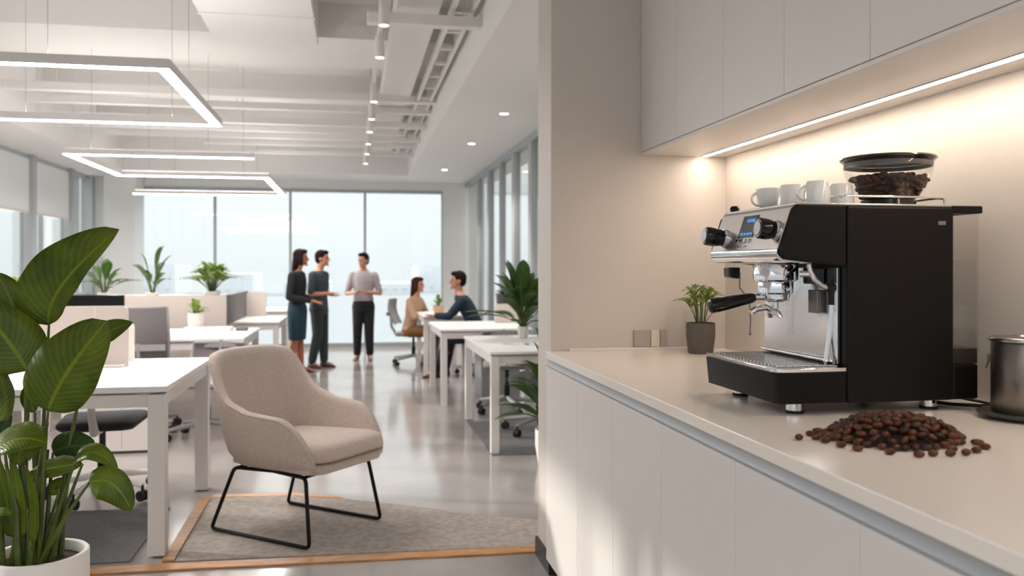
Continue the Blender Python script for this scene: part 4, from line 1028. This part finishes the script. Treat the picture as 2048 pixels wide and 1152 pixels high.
def person(label, loc, rot, J, skin, hair, top, bottom, shoe, k=.9, sleeve='short', lower='trousers', long_hair=False, collar=None, palm=(0, 0, 1)):
    t = thing('person', label, 'person', (0, 0, 0))
    b = MB()
    b.rings(torso_rings(J, 0, 0, 99))
    hc, hd = V(J['head']), V((math.cos(J.get('look', 0)), math.sin(J.get('look', 0)), -.05)).normalized()
    nk = V(J['spine'][-1][0])
    b.cone(nk-V((0, 0, .03)), hc-V((0, 0, .05)), .056, .05, 14, True)
    R = Matrix.Rotation(J.get('look', 0), 3, 'Z')
    b.ell(hc+R @ V((0, 0, .02)), (.095, .076, .105), R)                      # skull
    b.ell(hc+R @ V((.035, 0, -.045)), (.058, .055, .068), R)                 # jaw
    b.ell(hc+R @ V((.088, 0, -.103+.0)), (.018, .022, .016), R)              # chin
    b.cone(hc+R @ V((.088, 0, .015)), hc+R @ V((.112, 0, -.03)), .009, .015, 8, True)   # nose
    b.ell(hc+R @ V((.088, 0, -.066)), (.012, .026, .011), R)                 # lips
    for sg in (-1, 1): b.ell(hc+R @ V((-.005, sg*.078, -.01)), (.018, .010, .032), R)   # ears
    for sg in ('L', 'R'):
        limb(b, [J['sh'+sg], J['el'+sg], J['wr'+sg]], [.052, .040, .027])
        fa = (V(J['wr'+sg])-V(J['el'+sg])); hdv = V(J.get('hd'+sg, fa)); hand(b, J['wr'+sg], hdv, J.get('pn'+sg, palm), 1.0, J.get('curl', .25))
        limb(b, [J['hip'+sg], J['kn'+sg], J['an'+sg]], [.085, .056, .038])
        limb(b, [J['kn'+sg], V(J['kn'+sg])*.62+V(J['an'+sg])*.38+J.get('calf', V((-.015, 0, 0))), J['an'+sg]], [.052, .058, .038])
        an, to = V(J['an'+sg]), V(J['to'+sg]); limb(b, [an-V((0, 0, .02)), an*.45+to*.55, to], [.036, .022, .014])
    obj('body', b, skin, t, remesh=.009)
    for sg in (-1, 1):
        obj('eye', MB().ell(hc+R @ V((.086, sg*.030, .008)), (.010, .013, .009), R, 10), mat('eye_dark', (40, 30, 26), .2), t, smooth=True)
    # top garment
    c = MB(); n0 = J.get('hem', 1)
    c.rings(torso_rings(J, .014, n0, -1))
    for sg in ('L', 'R'):
        sh, el, wr = V(J['sh'+sg]), V(J['el'+sg]), V(J['wr'+sg])
        if sleeve == 'long': limb(c, [sh, el, el*.12+wr*.88], [.066, .053, .042])
        else: limb(c, [sh, sh*.12+el*.88], [.066, .056])
    g = obj('blouse' if long_hair else 'shirt', c, top, t, remesh=.011)
    if collar:
        obj('collar', MB().tube([nk+V((.062*math.cos(a), .066*math.sin(a), -.012-.02*math.cos(a))) for a in [2*PI*i/14 for i in range(14)]], .012, 8, close=True), collar, g, smooth=True)
    # bottoms
    c = MB(); c.rings(torso_rings(J, .012, 0, J.get('waist', 4)))
    if lower == 'skirt':
        hL, hR, kL, kR = (V(J[q]) for q in ('hipL', 'hipR', 'knL', 'knR')); hm, km = (hL+hR)/2, (kL+kR)/2
        c.rings([ring_e(hm+V((0, 0, .08)), .125, .165), ring_e(hm, .135, .190), ring_e(hm*.5+km*.5, .125, .185), ring_e(km-V((0, 0, .02)), .112, .178)])
    else:
        for sg in ('L', 'R'): limb(c, [J['hip'+sg], J['kn'+sg], V(J['kn'+sg])*.08+V(J['an'+sg])*.92], [.105, .080, .064])
    obj('skirt' if lower == 'skirt' else 'trousers', c, bottom, t, remesh=.011)
    for sg in ('L', 'R'):
        an, to = V(J['an'+sg]), V(J['to'+sg]); f = (to-an); f.z = 0; f.normalize(); q = Matrix.Rotation(math.atan2(f.y, f.x), 3, 'Z')
        base = V((an.x, an.y, min(an.z, to.z)-.05)) if J.get('zfoot') is None else V((an.x, an.y, J['zfoot']))
        z0 = to.z-.03
        s_ = MB()
        rr = []
        for (xx, hw, hh) in ((-.065, .018, .06), (-.055, .036, .085), (0, .046, .09), (.06, .045, .062), (.12, .045, .035), (.165, .036, .024), (.185, .015, .012)):
            ring = []
            for i in range(12):
                a = 2*PI*i/12; ring.append(V((an.x, an.y, z0))+q @ V((xx, hw*math.cos(a), max(0, hh*.5+hh*.5*math.sin(a)))))
            rr.append(ring)
        obj('shoe', s_.rings(rr), shoe, t, smooth=True, ang=60)
    h_ = MB()
    h_.ell(hc+R @ V((-.018, 0, .038)), (.100, .088, .098), R)
    h_.ell(hc+R @ V((-.045, 0, -.01)), (.068, .080, .075), R)
    h_.ell(hc+R @ V((.045, 0, .092)), (.055, .065, .035), R)
    if long_hair:
        h_.rings([ring_e(hc+R @ V((-.03, 0, .06)), .06, .075), ring_e(hc+R @ V((-.045, 0, -.02)), .068, .092), ring_e(hc+R @ V((-.06, 0, -.11)), .058, .095), ring_e(hc+R @ V((-.075, 0, -.20)), .045, .085), ring_e(hc+R @ V((-.085, 0, -.27)), .018, .045)])
        for sg in (-1, 1): h_.ell(hc+R @ V((.02, sg*.078, -.03)), (.035, .018, .09), R)
    obj('hair', h_, hair, t, remesh=.010)
    t.scale = (k, k, k); t.location = loc; t.rotation_euler = (0, 0, rot)
    return t
def stand(lean=0, hd=.0, feet=.0, el=((-.02, .25, 1.09), (-.02, -.25, 1.09)), wr=((.22, .12, 1.10), (.26, -.10, 1.12)), look=0, waist=5, hw=1.0, kn=.02):
    J = dict(look=look, waist=waist)
    sp = [((0, 0, .80), .10, .14*hw), ((-.01, 0, .88), .115, .165*hw), ((-.005, 0, .98), .105, .16*hw), ((0, 0, 1.08), .095, .14*hw), ((.005, 0, 1.20), .105, .155*hw), ((.0, 0, 1.32), .115, .175*hw), ((-.005, 0, 1.41), .10, .17*hw), ((-.005, 0, 1.465), .07, .10*hw), ((.0, 0, 1.50), .055, .06)]
    J['spine'] = sp; J['head'] = (.03+hd, 0, 1.655)
    J['shL'], J['shR'] = (-.005, .185*hw, 1.40), (-.005, -.185*hw, 1.40)
    J['elL'], J['elR'] = el; J['wrL'], J['wrR'] = wr
    J['hipL'], J['hipR'] = (0, .085, .90), (0, -.085, .90)
    J['knL'], J['knR'] = (kn, .095, .50), (kn, -.095, .50)
    J['anL'], J['anR'] = (-.02+feet, .105, .085), (-.02-feet, -.105, .085)
    J['toL'], J['toR'] = (.13+feet, .125, .03), (.13-feet, -.125, .03)
    return J
m_blk = mat('black_cloth', (24, 25, 28), .85); m_teal = mat('dark_teal_cloth', (22, 52, 68), .85); m_grey = mat('slate_cloth', (66, 72, 80), .85)
m_gtr = mat('dark_slate_trousers', (48, 54, 60), .85); m_shirt = mat('light_grey_shirt', (168, 160, 162), .8); m_blkt = mat('black_trousers', (22, 22, 25), .85)
m_shoe = mat('brown_shoe', (72, 46, 34), .4); m_shoeb = mat('black_shoe', (26, 20, 18), .4); m_navy = mat('dark_navy_shirt', (26, 44, 58), .85); m_beige = mat('beige_cardigan', (186, 150, 124), .9)
m_mustard = mat('brown_trousers', (122, 84, 44), .85)
p = onZ(606, 746, 0)
J = stand(0, .02, .04, ((-.04, .22, 1.12), (-.03, -.23, 1.10)), ((.20, .14, 1.03), (.25, -.10, 1.04)), .15, 4, .92, -.0); J['curl'] = .2
person('woman with long dark hair in black top and teal skirt, standing leftmost of the three', (p.x-.07, p.y, 0), math.radians(-18), J, m_skint, m_hair, m_blk, m_teal, m_shoe, .885, 'long', 'skirt', True)
p = onZ(646, 735, 0)
J = stand(0, .02, .05, ((-.03, .27, 1.13), (.0, -.28, 1.12)), ((.16, .14, 1.10), (.22, -.16, 1.13)), .15, 4, 1.12)
person('man in slate grey top and trousers standing in the middle of the three, hands out', (p.x-.05, p.y, 0), math.radians(-24), J, m_skin, m_hair, m_grey, m_gtr, m_shoe, .885)
p = onZ(727, 720, 0)
J = stand(0, .02, .0, ((.0, .27, 1.11), (.0, -.27, 1.11)), ((.20, .09, 1.13), (.22, -.12, 1.12)), -.55, 3); J['hdL'] = (.5, -.8, .1); J['hdR'] = (.7, .5, .1); J['hem'] = 2; J['curl'] = .5
person('man in light grey shirt and black trousers, standing rightmost of the three', (p.x, p.y, 0), math.radians(-95), J, m_skin, m_hair, m_shirt, m_blkt, m_shoe, .875, collar=m_shirt)
def sit(lean=.05, look=0, zs=.50, el=None, wr=None, kn=None, an=None, hw=1.0):
    J = dict(look=look, waist=3, hem=1, calf=V((-.02, 0, 0)))
    base = [(0, -.06, .12, .16), (0, .04, .125, .18), (.01, .15, .11, .155), (.03, .27, .10, .145), (.05, .40, .115, .17), (.06, .50, .10, .165), (.065, .56, .07, .10), (.075, .60, .055, .06)]
    J['spine'] = [((x+lean*max(0, z)*1.2, 0, zs+z), rx, ry*hw) for x, z, rx, ry in base]
    tx = .065+lean*.66; J['head'] = (tx+.04, 0, zs+.755)
    J['shL'], J['shR'] = (tx-.01, .18*hw, zs+.49), (tx-.01, -.18*hw, zs+.49)
    J['elL'], J['elR'] = el or ((tx+.10, .24, zs+.25), (tx+.10, -.24, zs+.25)); J['wrL'], J['wrR'] = wr or ((tx+.34, .14, zs+.30), (tx+.34, -.14, zs+.30))
    J['hipL'], J['hipR'] = (0.02, .09, zs+.02), (0.02, -.09, zs+.02)
    J['knL'], J['knR'] = kn or ((.42, .12, zs+.03), (.42, -.12, zs+.03))
    J['anL'], J['anR'] = an or ((.40, .12, .085), (.44, -.12, .085))
    J['toL'], J['toR'] = [(a[0]+.15, a[1], .03) for a in (J['anL'], J['anR'])]
    return J
J = sit(.02, -.1, .53, kn=((.42, .08, .55), (.44, -.10, .55)), an=((.34, .08, .085), (.30, -.12, .085)))
person('woman with long brown hair in beige cardigan seated at the meeting table', (.80, 11.78, 0), math.radians(-30), J, m_skin, m_hairb, m_beige, m_mustard, m_shoe, .86, 'long', 'trousers', True)
J = sit(.30, .15, .53, kn=((.42, .12, .52), (.40, -.10, .54)), an=((.60, .10, .085), (.48, -.12, .085)), wr=((.60, .12, .82), (.62, -.10, .81)), el=((.42, .22, .82), (.40, -.24, .80)))
person('man with short dark hair in navy shirt, seated with legs stretched beside the meeting table', (1.56, 10.36, 0), math.radians(172), J, m_skin, m_hair, m_navy, m_blkt, m_shoeb, .92, 'long')

# ================================================================== LIGHT
w = bpy.data.worlds.new('world'); SC.world = w; w.use_nodes = True
N = w.node_tree.nodes; L = w.node_tree.links; bg = N['Background']
tc = N.new('ShaderNodeTexCoord'); sx = N.new('ShaderNodeSeparateXYZ'); L.new(tc.outputs['Generated'], sx.inputs[0])
rp = N.new('ShaderNodeValToRGB'); L.new(sx.outputs[2], rp.inputs[0])
# bright overcast sky: pale haze low over the city, several times brighter higher up, brightest on the sun's side
e = rp.color_ramp.elements; e[0].position = 0.0; e[0].color = (.62, .66, .68, 1); e[1].position = .05; e[1].color = (.665, .70, .71, 1)
k = e.new(.22); k.color = (.66, .69, .70, 1); k = e.new(.5); k.color = (1, 1, 1, 1)
zz = N.new('ShaderNodeMapRange'); zz.inputs[1].default_value = .15; zz.inputs[2].default_value = .6; zz.inputs[3].default_value = 1; zz.inputs[4].default_value = 3.2
L.new(sx.outputs[2], zz.inputs[0])
yy_ = N.new('ShaderNodeMapRange'); yy_.inputs[1].default_value = .6; yy_.inputs[2].default_value = -.6; yy_.inputs[3].default_value = 1; yy_.inputs[4].default_value = .62
L.new(sx.outputs[1], yy_.inputs[0])
pr_ = N.new('ShaderNodeMath'); pr_.operation = 'MULTIPLY'; L.new(zz.outputs[0], pr_.inputs[0]); L.new(yy_.outputs[0], pr_.inputs[1])
L.new(rp.outputs[0], bg.inputs[0]); L.new(pr_.outputs[0], bg.inputs[1])
sun = bpy.data.lights.new('sun', 'SUN'); sun.energy = 2.2; sun.angle = math.radians(2.5); sun.color = (1, .95, .88)
so = bpy.data.objects.new('sun', sun); COL.objects.link(so)
sd = V((.94, -.34, -.30)); so.rotation_euler = sd.to_track_quat('-Z', 'Y').to_euler()
for (x, y) in ((1.417, 7.93), (1.38, 9.9), (1.35, 12.6)):
    l = bpy.data.lights.new('downlight_lamp', 'SPOT'); l.energy = 60; l.spot_size = 1.8; l.spot_blend = .6; l.shadow_soft_size = .04; l.color = (1, .95, .9)
    o = bpy.data.objects.new('downlight_lamp', l); COL.objects.link(o); o.location = (x, y, CZ-.03)

# ================================================================== CAMERA
cam = bpy.data.cameras.new('camera'); co = bpy.data.objects.new('camera', cam); COL.objects.link(co)
cam.sensor_width = 36; cam.lens = F/2048*36; cam.shift_y = -39/2048; cam.clip_start = .05; cam.clip_end = 500
co.location = (0, 0, H); co.rotation_euler = (PI/2, 0, -TH)
cam.dof.use_dof = True; cam.dof.focus_distance = 2.6; cam.dof.aperture_fstop = 3.2
SC.camera = co
SC.view_settings.view_transform = 'Standard'; SC.view_settings.look = 'None'; SC.view_settings.exposure = .62; SC.view_settings.gamma = 1
SC.view_settings.use_curve_mapping = False
try:
    SC.cycles.use_denoising = True; SC.cycles.max_bounces = 8; SC.cycles.transparent_max_bounces = 16; SC.cycles.sample_clamp_indirect = 8
    SC.cycles.caustics_reflective = False; SC.cycles.caustics_refractive = False
except Exception: pass
